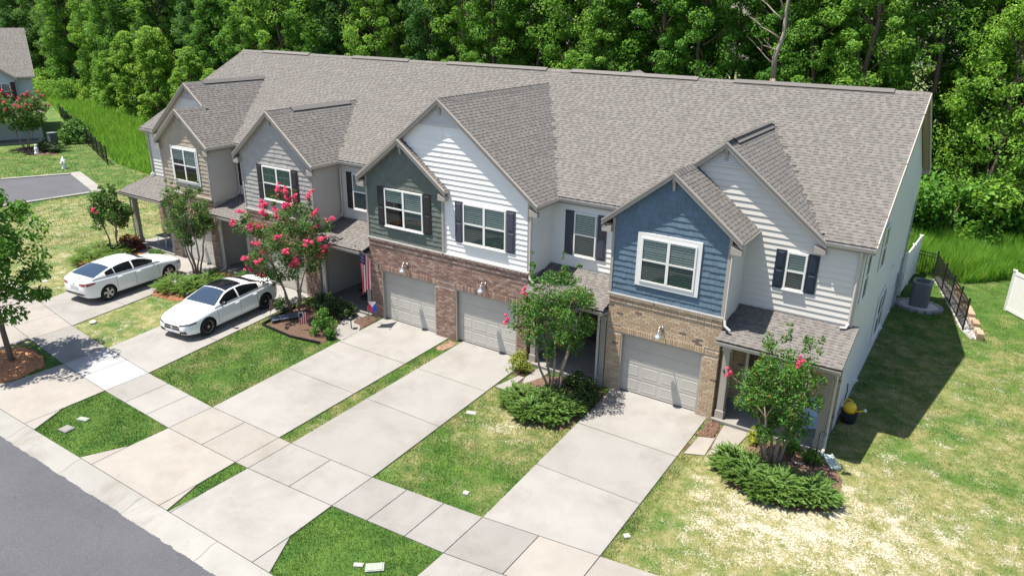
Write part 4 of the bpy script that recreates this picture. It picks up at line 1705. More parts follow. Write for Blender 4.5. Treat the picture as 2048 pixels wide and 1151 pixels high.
# ---------------------------------------------------------------- foliage
def leaf_mat(name, c1, c2, transl=.30, lo=.55, hi=1.35, rough=.55, tip=None):
    """leaf tone: tree-to-tree between c1 and c2, leaf-to-leaf lightness"""
    M = bpy.data.materials.new(name)
    M.use_nodes = True
    t = M.node_tree
    t.nodes.clear()
    L = t.links.new
    out = _n(t, "ShaderNodeOutputMaterial")
    p = _n(t, "ShaderNodeBsdfPrincipled")
    p.inputs["Roughness"].default_value = rough
    p.inputs["Specular IOR Level"].default_value = .35
    oi = _n(t, "ShaderNodeObjectInfo")
    geo = _n(t, "ShaderNodeNewGeometry")
    mx = _n(t, "ShaderNodeMix", data_type='RGBA')
    mx.inputs[6].default_value = (*c1, 1)
    mx.inputs[7].default_value = (*c2, 1)
    L(oi.outputs["Random"], mx.inputs[0])
    cur = mx.outputs[2]
    if tip:
        gt = _n(t, "ShaderNodeMath", operation='GREATER_THAN')
        gt.inputs[1].default_value = .955
        L(geo.outputs["Random Per Island"], gt.inputs[0])
        m2 = _n(t, "ShaderNodeMix", data_type='RGBA')
        L(gt.outputs[0], m2.inputs[0])
        L(cur, m2.inputs[6])
        m2.inputs[7].default_value = (*tip, 1)
        cur = m2.outputs[2]
    mr = _n(t, "ShaderNodeMapRange")
    mr.inputs[3].default_value, mr.inputs[4].default_value = lo, hi
    L(geo.outputs["Random Per Island"], mr.inputs[0])
    hv = _n(t, "ShaderNodeHueSaturation")
    L(cur, hv.inputs["Color"])
    L(mr.outputs[0], hv.inputs["Value"])
    L(hv.outputs[0], p.inputs["Base Color"])
    tr = _n(t, "ShaderNodeBsdfTranslucent")
    h2 = _n(t, "ShaderNodeHueSaturation")
    h2.inputs["Value"].default_value = 1.6
    h2.inputs["Hue"].default_value = .48
    L(hv.outputs[0], h2.inputs["Color"])
    L(h2.outputs[0], tr.inputs[0])
    ms = _n(t, "ShaderNodeMixShader")
    ms.inputs[0].default_value = transl
    L(p.outputs[0], ms.inputs[1])
    L(tr.outputs[0], ms.inputs[2])
    L(ms.outputs[0], out.inputs[0])
    MATS[name] = M
    return M


M_FOREST = leaf_mat("leaf_forest", (.08, .22, .024), (.16, .32, .04), .48)
M_FOREST_D = leaf_mat("leaf_forest_dark", (.055, .155, .028), (.09, .205, .034), .42)
M_FOREST_Y = leaf_mat("leaf_forest_yellow", (.14, .30, .03), (.19, .34, .04), .42)
M_MYRTLE = leaf_mat("leaf_myrtle", (.06, .145, .026), (.07, .16, .028), .35, tip=(.14, .09, .03))
M_MYRTLE_B = leaf_mat("leaf_myrtle_bright", (.055, .155, .018), (.065, .17, .02), .35, tip=(.18, .12, .03))
M_OAK = leaf_mat("leaf_oak", (.07, .195, .022), (.08, .21, .025), .42)
M_JUNI = leaf_mat("leaf_juniper", (.115, .215, .045), (.14, .245, .05), .3)
M_BOX = leaf_mat("leaf_boxwood", (.028, .065, .014), (.04, .08, .016), .2, tip=(.12, .13, .015))
M_BRIGHT = leaf_mat("leaf_bright_shrub", (.06, .17, .018), (.08, .19, .02), .25)
M_LIME = leaf_mat("leaf_lime_shrub", (.20, .25, .025), (.24, .27, .03), .25)
M_RUST = leaf_mat("leaf_rust_shrub", (.22, .085, .025), (.26, .12, .03), .25)
M_PINK = mat("blossom_pink", (.72, .085, .185), .7, rnd=.3, hue=.012, transl=.25)
M_BARK = mat("bark_grey_brown", (.15, .11, .085), .95, var=.6, vscale=8, stretch=(1, 1, .25), bump=.8, bscale=25)
M_BARKP = mat("bark_pale", (.30, .235, .18), .85, var=.5, vscale=6, vcol=(.19, .14, .10), stretch=(1, 1, .3))
M_BARKD = mat("bark_dead", (.30, .26, .215), .9, var=.6, vscale=5, vcol=(.17, .12, .09), stretch=(1, 1, .3))
M_TALL = leaf_mat("tall_grass", (.115, .28, .026), (.13, .30, .03), .42, .5, 1.5, tip=(.24, .25, .08))


def leaf_cloud(C, Rr, per, size, flat=.75, up=.45, aspect=.55, r=None, shell=.45):
    """rhombic leaves filling spherical clumps. C (n,3), Rr (n,)"""
    r = r or rng
    n = len(C)
    per = np.broadcast_to(np.asarray(per, int), (n,))
    idx = np.repeat(np.arange(n), per)
    N = len(idx)
    d = r.normal(size=(N, 3))
    d /= np.linalg.norm(d, axis=1)[:, None]
    rad = (shell + (1 - shell) * r.random(N)) ** .8
    P = C[idx] + d * (Rr[idx] * rad)[:, None] * np.array([1, 1, flat])
    nr = d * .8 + np.array([0, 0, up]) + r.normal(size=(N, 3)) * .55
    nr /= np.linalg.norm(nr, axis=1)[:, None]
    t = r.normal(size=(N, 3))
    t -= nr * (t * nr).sum(1)[:, None]
    t /= np.linalg.norm(t, axis=1)[:, None] + 1e-9
    s = np.cross(nr, t)
    L = (size * (.6 + .8 * r.random(N)))[:, None]
    W = L * aspect
    # pointed leaf of two triangles folded along the rib
    fold = nr * W * .18
    V = np.stack([P - t * L / 2, P + s * W / 2 + fold, P + t * L / 2, P - s * W / 2 + fold], 1).reshape(-1, 3)
    F = np.arange(N * 4).reshape(-1, 4)
    return V, F


def skeleton(mb, p0, p1, r0, r1, bend=.1, n=4, sides=6, seed=0):
    rr = random.Random(seed)
    p0, p1 = Vector(p0), Vector(p1)
    L = (p1 - p0).length
    pts, rad = [], []
    for i in range(n + 1):
        t = i / n
        o = Vector((rr.uniform(-1, 1), rr.uniform(-1, 1), 0)) * L * bend * math.sin(math.pi * t) * .6
        pts.append(p0.lerp(p1, t) + o)
        rad.append(r0 + (r1 - r0) * t)
    mb.tube(pts, rad, sides)
    return pts


def forest_tree_mesh(seed, H=17., R=3.2, zlow=1.5, nclump=95, per=135, size=.36, material=None, conic=0.):
    r = np.random.default_rng(seed)
    rr = random.Random(seed)
    C, Rr = [], []
    limbs = MB()
    skeleton(limbs, (0, 0, -.3), (rr.uniform(-.5, .5), rr.uniform(-.5, .5), H * .93), .20, .04, .03, 7, 8, seed)
    for k in range(nclump):
        t = (k + r.random()) / nclump
        z = zlow + (H - zlow) * t
        prof = math.sin(math.pi * min(1, .12 + .86 * t)) ** .6 if not conic else (1 - t) ** .8 + .08
        a = k * 2.399 + r.normal() * .5
        rad = R * prof * (.45 + .6 * r.random())
        C.append((rad * math.cos(a), rad * math.sin(a), z))
        Rr.append((.42 + .70 * r.random()) * (R / 3.2))
        if k % 3 == 0 and rad > 1:
            skeleton(limbs, (0, 0, max(1., z - rad * .7)), (C[-1][0] * .9, C[-1][1] * .9, z), .055, .015, .1, 3, 5, seed * 50 + k)
    V, F = leaf_cloud(np.array(C), np.array(Rr), per, size, .7, .5, .62, r)
    return limbs.mesh("trunk", M_BARK, True), np_mesh("crown", V, F, material or M_FOREST)


def tree_thing(name, label, cat, loc, meshes, rz=0., sc=1., group=None, crownmat=None):
    t = thing(name, label, cat, loc, rz, group)
    t.scale = (sc, sc, sc) if not isinstance(sc, tuple) else sc
    for nm, me in zip(("trunk", "crown"), meshes):
        obj(nm, me, t)
    return t


rf = random.Random(5)
VAR = [forest_tree_mesh(100 + i, rf.uniform(15, 19.5), rf.uniform(2.1, 2.8), 1.0, 175, 190, .17) for i in range(7)]
VARD = [forest_tree_mesh(200 + i, rf.uniform(15, 19), rf.uniform(2.1, 2.7), 1.5, 165, 180, .17, M_FOREST_D) for i in range(3)]
VARY = [forest_tree_mesh(300 + i, 8.5, 2.1, .4, 110, 170, .18, M_FOREST_Y) for i in range(2)]
VARE = [forest_tree_mesh(350 + i, 14., 3.6, .8, 150, 160, .18, M_FOREST_Y) for i in range(1)]
BUSHF = []
for i in range(3):
    r_ = np.random.default_rng(400 + i)
    C_ = np.c_[r_.normal(0, .9, 34), r_.normal(0, .8, 34), r_.random(34) * 2.1 + .3]
    V_, F_ = leaf_cloud(C_, .45 + .4 * r_.random(34), 150, .19, .8, .5, .62, r_)
    tk = MB()
    for j in range(5):
        skeleton(tk, (0, 0, -.1), (r_.normal(0, .7), r_.normal(0, .6), 1.8), .05, .015, .1, 3, 5, j + i * 10)
    BUSHF.append((tk.mesh("stem", M_BARK, True), np_mesh("foliage", V_, F_, [M_FOREST, M_FOREST_Y, M_FOREST][i])))

KINDS = [("tall broadleaf tree with mid green crown in the wood behind the houses", "tree"),
         ("tall dark green tree in the wood behind the houses", "tree")]


def fview(x, y, marg=120):
    d = Vector((x, y, 8)) - CAMP
    D = d.dot(cF)
    if D < 5:
        return False
    u = 1024 + 1470.5 * d.dot(cR) / D
    return -marg < u < 2048 + marg


edge = lambda x: float(np.interp(x, [-130, -96, -68, -46, 7, 12, 30], [31, 31, 28.5, 27.5, 28, 30.5, 33]))
fcount = {}
_u = "zeroth first second third fourth fifth sixth seventh eighth ninth tenth eleventh twelfth thirteenth fourteenth fifteenth sixteenth seventeenth eighteenth nineteenth".split()
ORD = _u + ["twentieth"] + ["twenty-" + q for q in _u[1:10]] + ["thirtieth"] + ["thirty-" + q for q in _u[1:10]] + ["fortieth"] + ["forty-" + q for q in _u[1:10]] + ["fiftieth"] + ["fifty-" + q for q in _u[1:10]]
row_lab = ["front rank", "middle rank", "rear rank"]
for row, (dy, step) in enumerate(((1.3, 3.4), (5.0, 3.9), (9.6, 4.2))):
    x = -150 - row * 1.7
    while x < 34:
        xx = x + rf.uniform(-1.1, 1.1)
        yy = edge(xx) + dy + rf.uniform(-1.2, 1.2)
        x += step
        if not fview(xx, yy, 160):
            continue
        dark = rf.random() < (.22 if row == 0 else .38)
        me = rf.choice(VARD if dark else VAR)
        s = rf.uniform(.86, 1.15) * (1.0 + .10 * row)
        fcount[(row, dark)] = fcount.get((row, dark), 0) + 1
        tree_thing("forest_tree", ("%s dark green tree from the left in the %s of the wood" if dark else "%s mid green tree from the left in the %s of the wood") % (ORD[fcount[(row, dark)]], row_lab[row]),
                   "tree", (xx, yy, -.4), me, rf.uniform(0, 6.28), (s, s, s * rf.uniform(.92, 1.12)), "trees of the wood, %s, %s" % (row_lab[row], "dark" if dark else "mid green"))
YL = ["bushy yellow-green young tree at the far end of the tall grass, mid of three", "tallest yellow-green young tree at the wood's edge beyond the black fence", "yellow-green young tree at the wood's edge nearest the row's end house",
      "small yellow-green young tree at the wood's edge by the distant house", "smallest yellow-green young tree at the wood's edge close behind the tall grass"]
# lighter young trees at the edge of the wood, beyond the tall grass
for i, (x, y, s) in enumerate(((-70.5, 26.2, 1.05), (-64.5, 25.3, 1.12), (-58.5, 25.0, .92), (-77, 27.5, .8), (-54., 24.5, .72))):
    tree_thing("young_tree", YL[i], "tree", (x, y, -.1), VARY[i % 2], i * 1.3, s, "young trees at the wood's edge")
tree_thing("feathery_tree", "yellow-green spreading tree behind the end gable of the row", "tree", (9.3, 28.2, -.3), VARE[0], .4, (.85, .85, .92))
# shrubs under the edge
for i in range(30):
    x = -118 + i * 4.7 + rf.uniform(-1, 1)
    if -44 < x < 4:
        continue
    y = edge(x) - .9 + rf.uniform(-.6, .5)
    if not fview(x, y):
        continue
    t = thing("wood_shrub", "%s leafy shrub from the left at the foot of the wood" % ORD[min(39, sum(1 for q in COL.objects if q.name.startswith("wood_shrub")) + 1)], "shrub", (x, y, -.15), rf.uniform(0, 6), "shrubs at the foot of the wood " + ("right" if x > 0 else "left"))
    s = rf.uniform(.8, 1.35)
    t.scale = (s, s, s)
    for nm, me in zip(("stem", "foliage"), BUSHF[i % 3]):
        obj(nm, me, t)
for i, (x, y, s) in enumerate(((7.6, 25.6, 1.5), (9.6, 26.6, 1.4), (12.2, 27.8, 1.5), (14.6, 29., 1.4), (5.2, 26.2, 1.4))):
    t = thing("wood_shrub", "%s rounded shrub from the left behind the meadow grass past the end gable" % ORD[(2, 3, 4, 5, 1)[i]], "shrub", (x, y, -.15), i * 1.1, "shrubs at the foot of the wood right")
    t.scale = (s, s, s)
    for nm, me in zip(("stem", "foliage"), BUSHF[i % 2]):
        obj(nm, me, t)

# dead tree over the ridge
dt = thing("dead_tree", "bare dead tree rising above the roof ridge", "tree", (-2.3, 24.8, -.1))
mb = MB()
skeleton(mb, (0, 0, 0), (.1, 0, 8.4), .26, .17, .03, 6, 9, 1)
skeleton(mb, (.1, 0, 8.3), (.35, .3, 14.5), .16, .06, .05, 5, 8, 2)
part("trunk", mb, M_BARKD, dt, True)
for i, (z, dx, dz, dy) in enumerate(((9.1, -1.1, 1.0, -.3), (10.6, -1.7, 1.1, -.3), (11.6, -2.0, 1.6, .2), (12.2, -1.3, 2.1, 0), (9.9, -.7, .3, -.5))):
    mb = MB()
    P = skeleton(mb, (.15, 0, z), (.15 + dx, dy, z + dz), .055, .02, .12, 4, 6, 30 + i)
    for j in range(3):
        q = P[2 + j % 3]
        skeleton(mb, q, q + Vector((-.5 + .5 * (j % 2), -.1 * j, .5)), .02, .006, .1, 3, 5, 60 + i * 5 + j)
    part("branch", mb, M_BARKD, dt, True)


# ---------------------------------------------------------------- crape myrtles
def myrtle(label, loc, H, W, zc, nstem, nclump, leafm, seed, flowers=0, size=.105, cr=.36, per=95, group=None, fl_lo=.35, sprigs=6, lean=(0, 0), barkm=None, fpts=()):
    r = np.random.default_rng(seed)
    rr = random.Random(seed)
    t = thing("crape_myrtle", label, "tree", loc, 0., group)
    tips = []
    for k in range(nstem):
        a = 2 * math.pi * k / nstem + rr.uniform(-.3, .3)
        mb = MB()
        b0 = Vector((math.cos(a) * .13, math.sin(a) * .13, -.05))
        e = Vector((math.cos(a) * W * .26 + lean[0] * .5, math.sin(a) * W * .26 + lean[1] * .5, zc + (H - zc) * .35))
        P = skeleton(mb, b0, e, .045, .026, .06, 5, 7, seed * 9 + k)
        for j in range(4):
            a2 = a + rr.uniform(-1.1, 1.1)
            q = P[-1 - (j % 2)]
            rad = W * .5 * rr.uniform(.5, .95)
            tip = Vector((math.cos(a2) * rad + lean[0], math.sin(a2) * rad + lean[1], zc + (H - zc) * rr.uniform(.25, .95)))
            skeleton(mb, q, tip, .02, .007, .1, 4, 5, seed * 99 + k * 7 + j)
            tips.append(tip)
        part("stem", mb, barkm or M_BARKP, t, True)
    C, Rr = [], []
    for k in range(nclump):
        if k < len(tips):
            c = tips[k]
        else:
            # ellipsoid with a flatter base
            while True:
                q = r.uniform(-1, 1, 3)
                d = (q ** 2).sum()
                if .16 < d < 1:
                    break
            c = Vector((q[0] * W * .46 + lean[0], q[1] * W * .46 + lean[1], zc + (H - zc) * (.42 + .46 * q[2])))
        C.append(c)
        Rr.append(cr * (.6 + .7 * r.random()))
    for k in range(sprigs):
        a = rr.uniform(0, 6.28)
        rad = W * .34 * rr.random() ** .5
        for j in range(3):
            C.append(Vector((math.cos(a) * rad + lean[0], math.sin(a) * rad + lean[1], H - .15 + .22 * j + rr.uniform(-.25, .1))))
            Rr.append(cr * (.40 - .08 * j))
    C = np.array([tuple(c) for c in C])
    Rr = np.array(Rr)
    V, F = leaf_cloud(C, Rr, np.maximum(12, per * (Rr / cr) ** 1.6).astype(int), size, .85, .5, .58, r)
    obj("crown", np_mesh("crown", V, F, leafm), t)
    for fp_ in fpts:
        q = Vector(fp_) - Vector(loc)
        cc = np.array([tuple(q + Vector((rr.uniform(-.07, .07), rr.uniform(-.07, .07), .09 * j - .08))) for j in range(4)])
        V, F = leaf_cloud(cc, np.array([.075, .07, .055, .04]), 26, .055, .9, .3, .9, r)
        obj("blossom", np_mesh("blossom", V, F, M_PINK), t)
        sk = MB()
        skeleton(sk, (q.x * .3, q.y * .3, q.z - .5), q, .012, .006, .1, 3, 5, 3)
        part("twig", sk, M_BARKP, t)
        Vt, Ft = leaf_cloud(np.array([tuple(q - Vector((q.x * .12, q.y * .12, .18)))]), np.array([.24]), 40, size, .85, .5, .58, r)
        obj("foliage", np_mesh("foliage", Vt, Ft, leafm), t)
    if flowers:
        cz = zc + (H - zc) * fl_lo
        cand = [i for i in range(len(C)) if C[i][2] > cz]
        cand.sort(key=lambda i: -(((C[i][0] - lean[0]) / W) ** 2 + ((C[i][1] - lean[1]) / W) ** 2 + .05 * ((C[i][2] - zc) / (H - zc)) ** 2) + rr.uniform(-.12, .12))
        for i in cand[:flowers]:
            c = Vector(C[i])
            d = Vector((c.x - lean[0], c.y - lean[1], (c.z - zc) * .6 + .3)).normalized()
            c = c + d * Rr[i] * .7
            d = Vector((d.x * .6, d.y * .6, d.z * .6))
            n_ = rr.randint(3, 6)
            cc = np.array([tuple(c + d * (.10 * j) + Vector((rr.uniform(-.11, .11), rr.uniform(-.11, .11), rr.uniform(-.07, .07)))) for j in range(n_)])
            V, F = leaf_cloud(cc, np.array([.10 - .012 * j for j in range(n_)]), 28, .06, .9, .3, .9, r)
            obj("blossom", np_mesh("blossom", V, F, M_PINK), t)
    return t


myrtle("green crape myrtle between the two white cars, beside the tan gabled house", (-20.75, -1.05, 0), 4.15, 2.3, 1.35, 5, 64, M_MYRTLE, 21, 0, .092, .30, 145)
myrtle("crape myrtle covered in pink blossom beside the white car with black roof", (-13.5, -1.45, 0), 4.6, 3.5, 1.6, 4, 88, M_MYRTLE, 22, 54, .092, .34, 150, fl_lo=.0, lean=(-.15, -.1))
myrtle("multi-stemmed crape myrtle in front of the white gabled house porch", (-1.1, -1.5, 0), 4.5, 2.7, 1.65, 5, 84, M_MYRTLE_B, 23, 0, .08, .28, 140, fpts=((-2.6, -2.1, 2.5), (-2.15, -1.7, 3.45)))
myrtle("multi-stemmed crape myrtle in front of the end house porch", (5.95, -1.5, 0), 3.85, 2.25, 1.15, 6, 84, M_MYRTLE_B, 24, 0, .076, .27, 145, fpts=((4.55, -1.8, 2.6), (6.4, -2.0, 3.5)))
myrtle("small crape myrtle with rusty top on the lawn near the porch post", (-27.1, -1.3, 0), 3.15, 1.9, 1.2, 3, 44, M_MYRTLE, 25, 1, .13, .34, 120)
myrtle("crape myrtle crowned with pink blossom before the distant blue-grey house", (-60.0, 9.7, 0), 4.5, 4.6, 1.9, 5, 75, M_MYRTLE, 26, 50, .19, .5, 110, fl_lo=.45)

# street tree in its mulch ring
r2 = np.random.default_rng(77)
st = thing("street_tree", "young oak street tree with thin trunk in orange mulch by the kerb", "tree", (-17.85, -10.35, .05))
mb = MB()
P = skeleton(mb, (0, 0, -.05), (-.45, .05, 2.9), .10, .07, .02, 5, 9, 4)
skeleton(mb, P[-1], (-.6, 0, 6.0), .065, .02, .05, 5, 7, 5)
part("trunk", mb, M_BARK, st, True)
C_, Rr_ = [], []
for k in range(64):
    a = k * 2.4
    t_ = (k + .5) / 64
    z = 2.0 + 4.6 * t_
    rad = 2.05 * math.sin(math.pi * min(1, .25 + .72 * t_)) ** .7 * (.35 + .65 * r2.random())
    c = Vector((-.5 + rad * math.cos(a), rad * math.sin(a), z))
    C_.append(tuple(c))
    Rr_.append(.34 + .26 * r2.random())
    if k % 3 == 0:
        mb = MB()
        skeleton(mb, (-.5, 0, max(2.2, z - rad * .45)), c, .03, .008, .1, 4, 5, 700 + k)
        part("branch", mb, M_BARK, st, True)
V_, F_ = leaf_cloud(np.array(C_), np.array(Rr_), 150, .175, .8, .5, .5, r2)
obj("crown", np_mesh("crown", V_, F_, M_OAK), st)


# ---------------------------------------------------------------- beds and shrubs
def mulch_bed(label, poly, material, chips=500, rise=.05, cs=.05):
    """low mound of bark with loose chips on it"""
    P = inset(poly, .0)
    cx = sum(p[0] for p in P) / len(P)
    cy = sum(p[1] for p in P) / len(P)
    # rounded outline
    Q = []
    n = len(P)
    for i in range(n):
        a, b = Vector((*P[i], 0)), Vector((*P[(i + 1) % n], 0))
        for t in (.15, .38, .62, .85):
            q = a.lerp(b, t)
            Q.append((q.x + random.uniform(-.05, .05), q.y + random.uniform(-.05, .05)))
    mb = MB()
    m = len(Q)
    rings = [[(cx + (x - cx) * s, cy + (y - cy) * s, z) for x, y in Q] for s, z in ((1., .004), (.94, .004 + rise * .7), (.7, .004 + rise), (.35, .004 + rise * 1.05))]
    vs_ = [p for r in rings for p in r] + [(cx, cy, .004 + rise * 1.05)]
    fs = [(k * m + i, k * m + (i + 1) % m, (k + 1) * m + (i + 1) % m, (k + 1) * m + i) for k in range(3) for i in range(m)] + [(3 * m + i, 3 * m + (i + 1) % m, 4 * m) for i in range(m)]
    mb.add(vs_, fs)
    o = obj("mulch_bed", mb.mesh("mulch_bed", material, True), None, "structure")
    SLABS.append(Q)
    xs = [p[0] for p in Q]
    ys = [p[1] for p in Q]
    X = rng.uniform(min(xs), max(xs), chips * 3)
    Y = rng.uniform(min(ys), max(ys), chips * 3)
    k = in_poly(X, Y, Q)
    X, Y = X[k][:chips], Y[k][:chips]
    C = np.c_[X, Y, np.full(len(X), .02 + rise)]
    V, F = leaf_cloud(C, np.full(len(C), .015), 1, cs, .6, 1.2, .4)
    obj("bark_chips", np_mesh("bark_chips", V, F, material), o, "stuff")
    return o


def shrub(name, label, loc, rx, ry, h, material, n=26, per=80, size=.07, seed=0, cr=.2, group=None, aspect=.6):
    r = np.random.default_rng(seed + 900)
    t = thing(name, label, "shrub", loc, 0., group)
    mb = MB()
    C = []
    for k in range(n):
        a = 2 * math.pi * r.random()
        q = r.random() ** .5
        z = h * (1 - q ** 2 * .75) * (.35 + .6 * r.random())
        C.append((rx * q * math.cos(a), ry * q * math.sin(a), max(.08, z)))
    for k in range(5):
        c = C[k]
        skeleton(mb, (0, 0, -.03), (c[0] * .8, c[1] * .8, c[2] * .8), .018, .007, .1, 3, 5, seed + k)
    part("stem", mb, M_BARK, t, True)
    C = np.array(C)
    V, F = leaf_cloud(C, cr * (.7 + .6 * r.random(n)), per, size, .85, .5, aspect, r)
    obj("foliage", np_mesh("foliage", V, F, material), t)
    return t


def juniper(label, loc, pts, h, seed, nspray=420, ln=.42):
    """spreading juniper: feathery arching sprays. pts: (x, y, reach) of its plants"""
    r = np.random.default_rng(seed)
    t = thing("juniper", label, "shrub", loc)
    Vs, mb = [], MB()
    for k, (px, py, reach) in enumerate(pts):
        for j in range(nspray):
            a = 2 * math.pi * r.random()
            q = r.random() ** .6
            hh = h * (1.1 - q * .6) * (.35 + .8 * r.random()) * (1 + .3 * math.sin(3 * a + k))
            base = np.array([px + reach * q * math.cos(a), py + reach * q * math.sin(a), hh * .75])
            d = np.array([math.cos(a + r.normal() * .35), math.sin(a + r.normal() * .35), .28 + .75 * r.random()])
            d /= np.linalg.norm(d)
            L = ln * (.45 + .75 * r.random())
            side = np.cross(d, [0, 0, 1.])
            side /= np.linalg.norm(side)
            # short leaflets either side of the spray
            for m_ in range(7):
                s_ = m_ / 7
                p = base + d * L * s_ + np.array([0, 0, -.10 * s_ * s_])
                for sg in (-1, 1):
                    e = p + d * .09 + side * sg * (.075 * (1.1 - s_)) + r.normal(size=3) * .012
                    w_ = np.array([0, 0, .02]) + d * .018
                    Vs.append([p, p + w_ + side * sg * .02, e, p + d * .05 - w_ * .5])
        skeleton(mb, (px, py, -.02), (px + .2, py, h * .5), .03, .012, .1, 3, 5, seed + k)
    part("stem", mb, M_BARK, t, True)
    V = np.array(Vs).reshape(-1, 3)
    obj("foliage", np_mesh("foliage", V, np.arange(len(V)).reshape(-1, 4), M_JUNI), t)
    return t


mulch_bed("", [(-2.55, -1.9), (-1.9, -.25), (-.05, -.15), (.36, -.6), (.36, -2.6), (.2, -3.3), (-1.6, -3.4)], M_MULCH, 500)
mulch_bed("", [(5.0, -1.45), (5.05, -.2), (6.6, -.2), (7.7, -.8), (7.9, -2.6), (6.9, -3.2), (5.2, -3.0), (4.75, -2.3)], M_MULCH, 700)
mulch_bed("", [(3.68, -1.15), (3.66, -.05), (4.08, -.1), (4.18, -.98), (3.8, -1.15)], M_MULCH, 220)
mulch_bed("", [(-13.35, -3.2), (-13.75, -1.2), (-13.3, -.15), (-11.9, -.15), (-10.9, -1.6), (-10.35, -2.6), (-10.2, -3.1), (-11.6, -3.3)], M_MULCH, 800)
mulch_bed("", [(-10.75, -.95), (-10.7, -.05), (-10.05, -.1), (-9.95, -1.2)], M_MULCH, 150)
mulch_bed("", [(-6.48, -1.0), (-6.5, -.04), (-6.1, -.04), (-6.08, -.95)], mat('bare_clay', (.27, .17, .115), .95, var=.6, vscale=7, vcol=(.16, .10, .07), bump=.8, bscale=30), 120, .012)
mulch_bed("", [(-3.02, -.98), (-3.1, -.1), (-2.82, -.12), (-2.74, -.95)], M_MULCH, 150)
mulch_bed("", [(-20.3, -3.9), (-20.5, -1.6), (-20.2, -.15), (-18.9, -.15), (-17.9, -1.9), (-17.6, -3.2), (-18.6, -3.7)], M_STRAW, 900)
mulch_bed("", [(-26.2, -3.9), (-28.2, -2.2), (-27.7, -.2), (-25.0, -.95), (-24.3, -2.4)], M_STRAW, 700)
mulch_bed("", [(-19.1, -10.2), (-18.9, -9.5), (-17.6, -9.5), (-16.6, -9.9), (-16.45, -10.9), (-16.9, -11.9), (-18.6, -11.9), (-19.2, -11.2)], M_STRAW, 1500, .10)

juniper("spreading juniper at the foot of the porch tree of the white gabled house", (-.9, -2.5, .03), [(-.7, .0, .62), (.5, -.15, .62), (.0, .3, .6), (-.1, -.5, .5), (.75, .35, .4)], .46, 31, 330, .32)
juniper("broad spreading juniper in front of the end house", (6.05, -2.42, .03), [(-.85, .25, .55), (-.35, -.1, .62), (.5, -.15, .62), (1.2, .05, .55), (.1, -.4, .5)], .48, 32, 340, .34)
juniper("spreading juniper between the two white cars", (-19.2, -2.3, .03), [(-.5, -.5, .75), (.3, -.2, .75), (.2, .6, .6)], .5, 33, 320)
juniper("spreading juniper under the small crape myrtle on the lawn", (-26.7, -2.3, .03), [(-.6, .2, .8), (.4, -.6, .8), (.5, .4, .6)], .48, 34, 260)
shrub("boxwood_shrub", "dark boxwood with yellow tips beside the white house porch", (-.35, -.95, .03), .62, .5, .85, M_BOX, 30, 90, .07, 41)
shrub("boxwood_shrub", "dark boxwood beside the tan brick garage corner", (.05, -1.55, .03), .30, .55, .7, M_BOX, 22, 80, .07, 42)
shrub("lime_shrub", "round yellow-green shrub beside the white garage door and porch post", (-2.98, -.62, .03), .36, .36, .75, M_LIME, 22, 80, .06, 43)
shrub("round_shrub", "bright green rounded shrub at the driveway edge near the garden flags", (-10.75, -2.35, .03), .52, .5, 1.0, M_BRIGHT, 30, 95, .075, 44)
shrub("dark_shrub", "dark evergreen shrub under the pink tree by the porch", (-12.35, -.75, .03), .7, .5, .95, M_BOX, 34, 90, .07, 45)
shrub("dark_shrub", "lower dark shrub in front of the porch where the flag hangs", (-11.5, -.75, .03), .55, .42, .75, M_BOX, 26, 90, .07, 46)
shrub("rose_bush", "sparse thorny bush behind the black-roofed car", (-13.95, -1.7, .03), .35, .3, .7, M_MYRTLE, 14, 30, .08, 47)
shrub("rust_shrub", "orange rusty shrub beside the end porch post", (-27.3, -.45, .03), .5, .45, .75, M_RUST, 20, 70, .09, 48)
shrub("rust_shrub", "dark red shrub on orange mulch beside the porch path", (-26.4, -.75, .03), .42, .4, .65, mat("leaf_red", (.12, .03, .02), .6, rnd=.3, transl=.2), 20, 70, .08, 49)
shrub("low_shrub", "low light green shrub at the path by the first garage", (-24.35, -.75, .03), .5, .28, .4, M_BRIGHT, 18, 70, .08, 50)
shrub("low_shrub", "low light green shrub beside the second garage under pink blossom", (-17.9, -.6, .03), .5, .35, .5, M_BRIGHT, 18, 70, .08, 51)
shrub("grass_clump", "yellow-green strappy clump beside the end house path", (5.25, -.55, .03), .22, .22, .4, M_LIME, 10, 40, .22, 52, .16, aspect=.12)
shrub("grass_clump", "small strappy green clump below the end porch floor", (6.35, -.45, .03), .2, .18, .4, M_BRIGHT, 9, 34, .22, 53, .16, aspect=.12)
shrub("low_shrub", "small green plant beside the shepherd hook", (6.85, -.75, .03), .25, .22, .45, M_BRIGHT, 12, 50, .10, 54, .15, aspect=.3)


# ---------------------------------------------------------------- turf and tall grass
def blades(name, X, Y, Z, h, wd, material, lean=.45, attr=True):
    N = len(X)
    a = rng.random(N) * 6.283
    hh = h * (.55 + .8 * rng.random(N))
    # clumpy growth
    fld = np.sin(X * 2.3 + 1.7 * np.sin(Y * 1.1)) + np.sin(Y * 2.9 + 1.3 * np.sin(X * 1.7)) + np.sin((X + Y) * 5.1) * .6
    hh = hh * (1 + .16 * fld)
    l = lean * hh
    b = rng.random(N) * 6.283
    dx, dy = np.cos(a) * wd / 2, np.sin(a) * wd / 2
    V = np.empty((N, 3, 3), np.float32)
    V[:, 0] = np.c_[X - dx, Y - dy, Z]
    V[:, 1] = np.c_[X + dx, Y + dy, Z]
    V[:, 2] = np.c_[X + np.cos(b) * l, Y + np.sin(b) * l, Z + hh]
    at = {"dry": np.repeat(dryness(X, Y), 3)} if attr else None
    return obj(name, np_mesh(name, V.reshape(-1, 3), np.arange(3 * N).reshape(-1, 3), material, attr=at), None, "stuff")


yi_np = np.vectorize(yi)
yo_np = np.vectorize(yo)


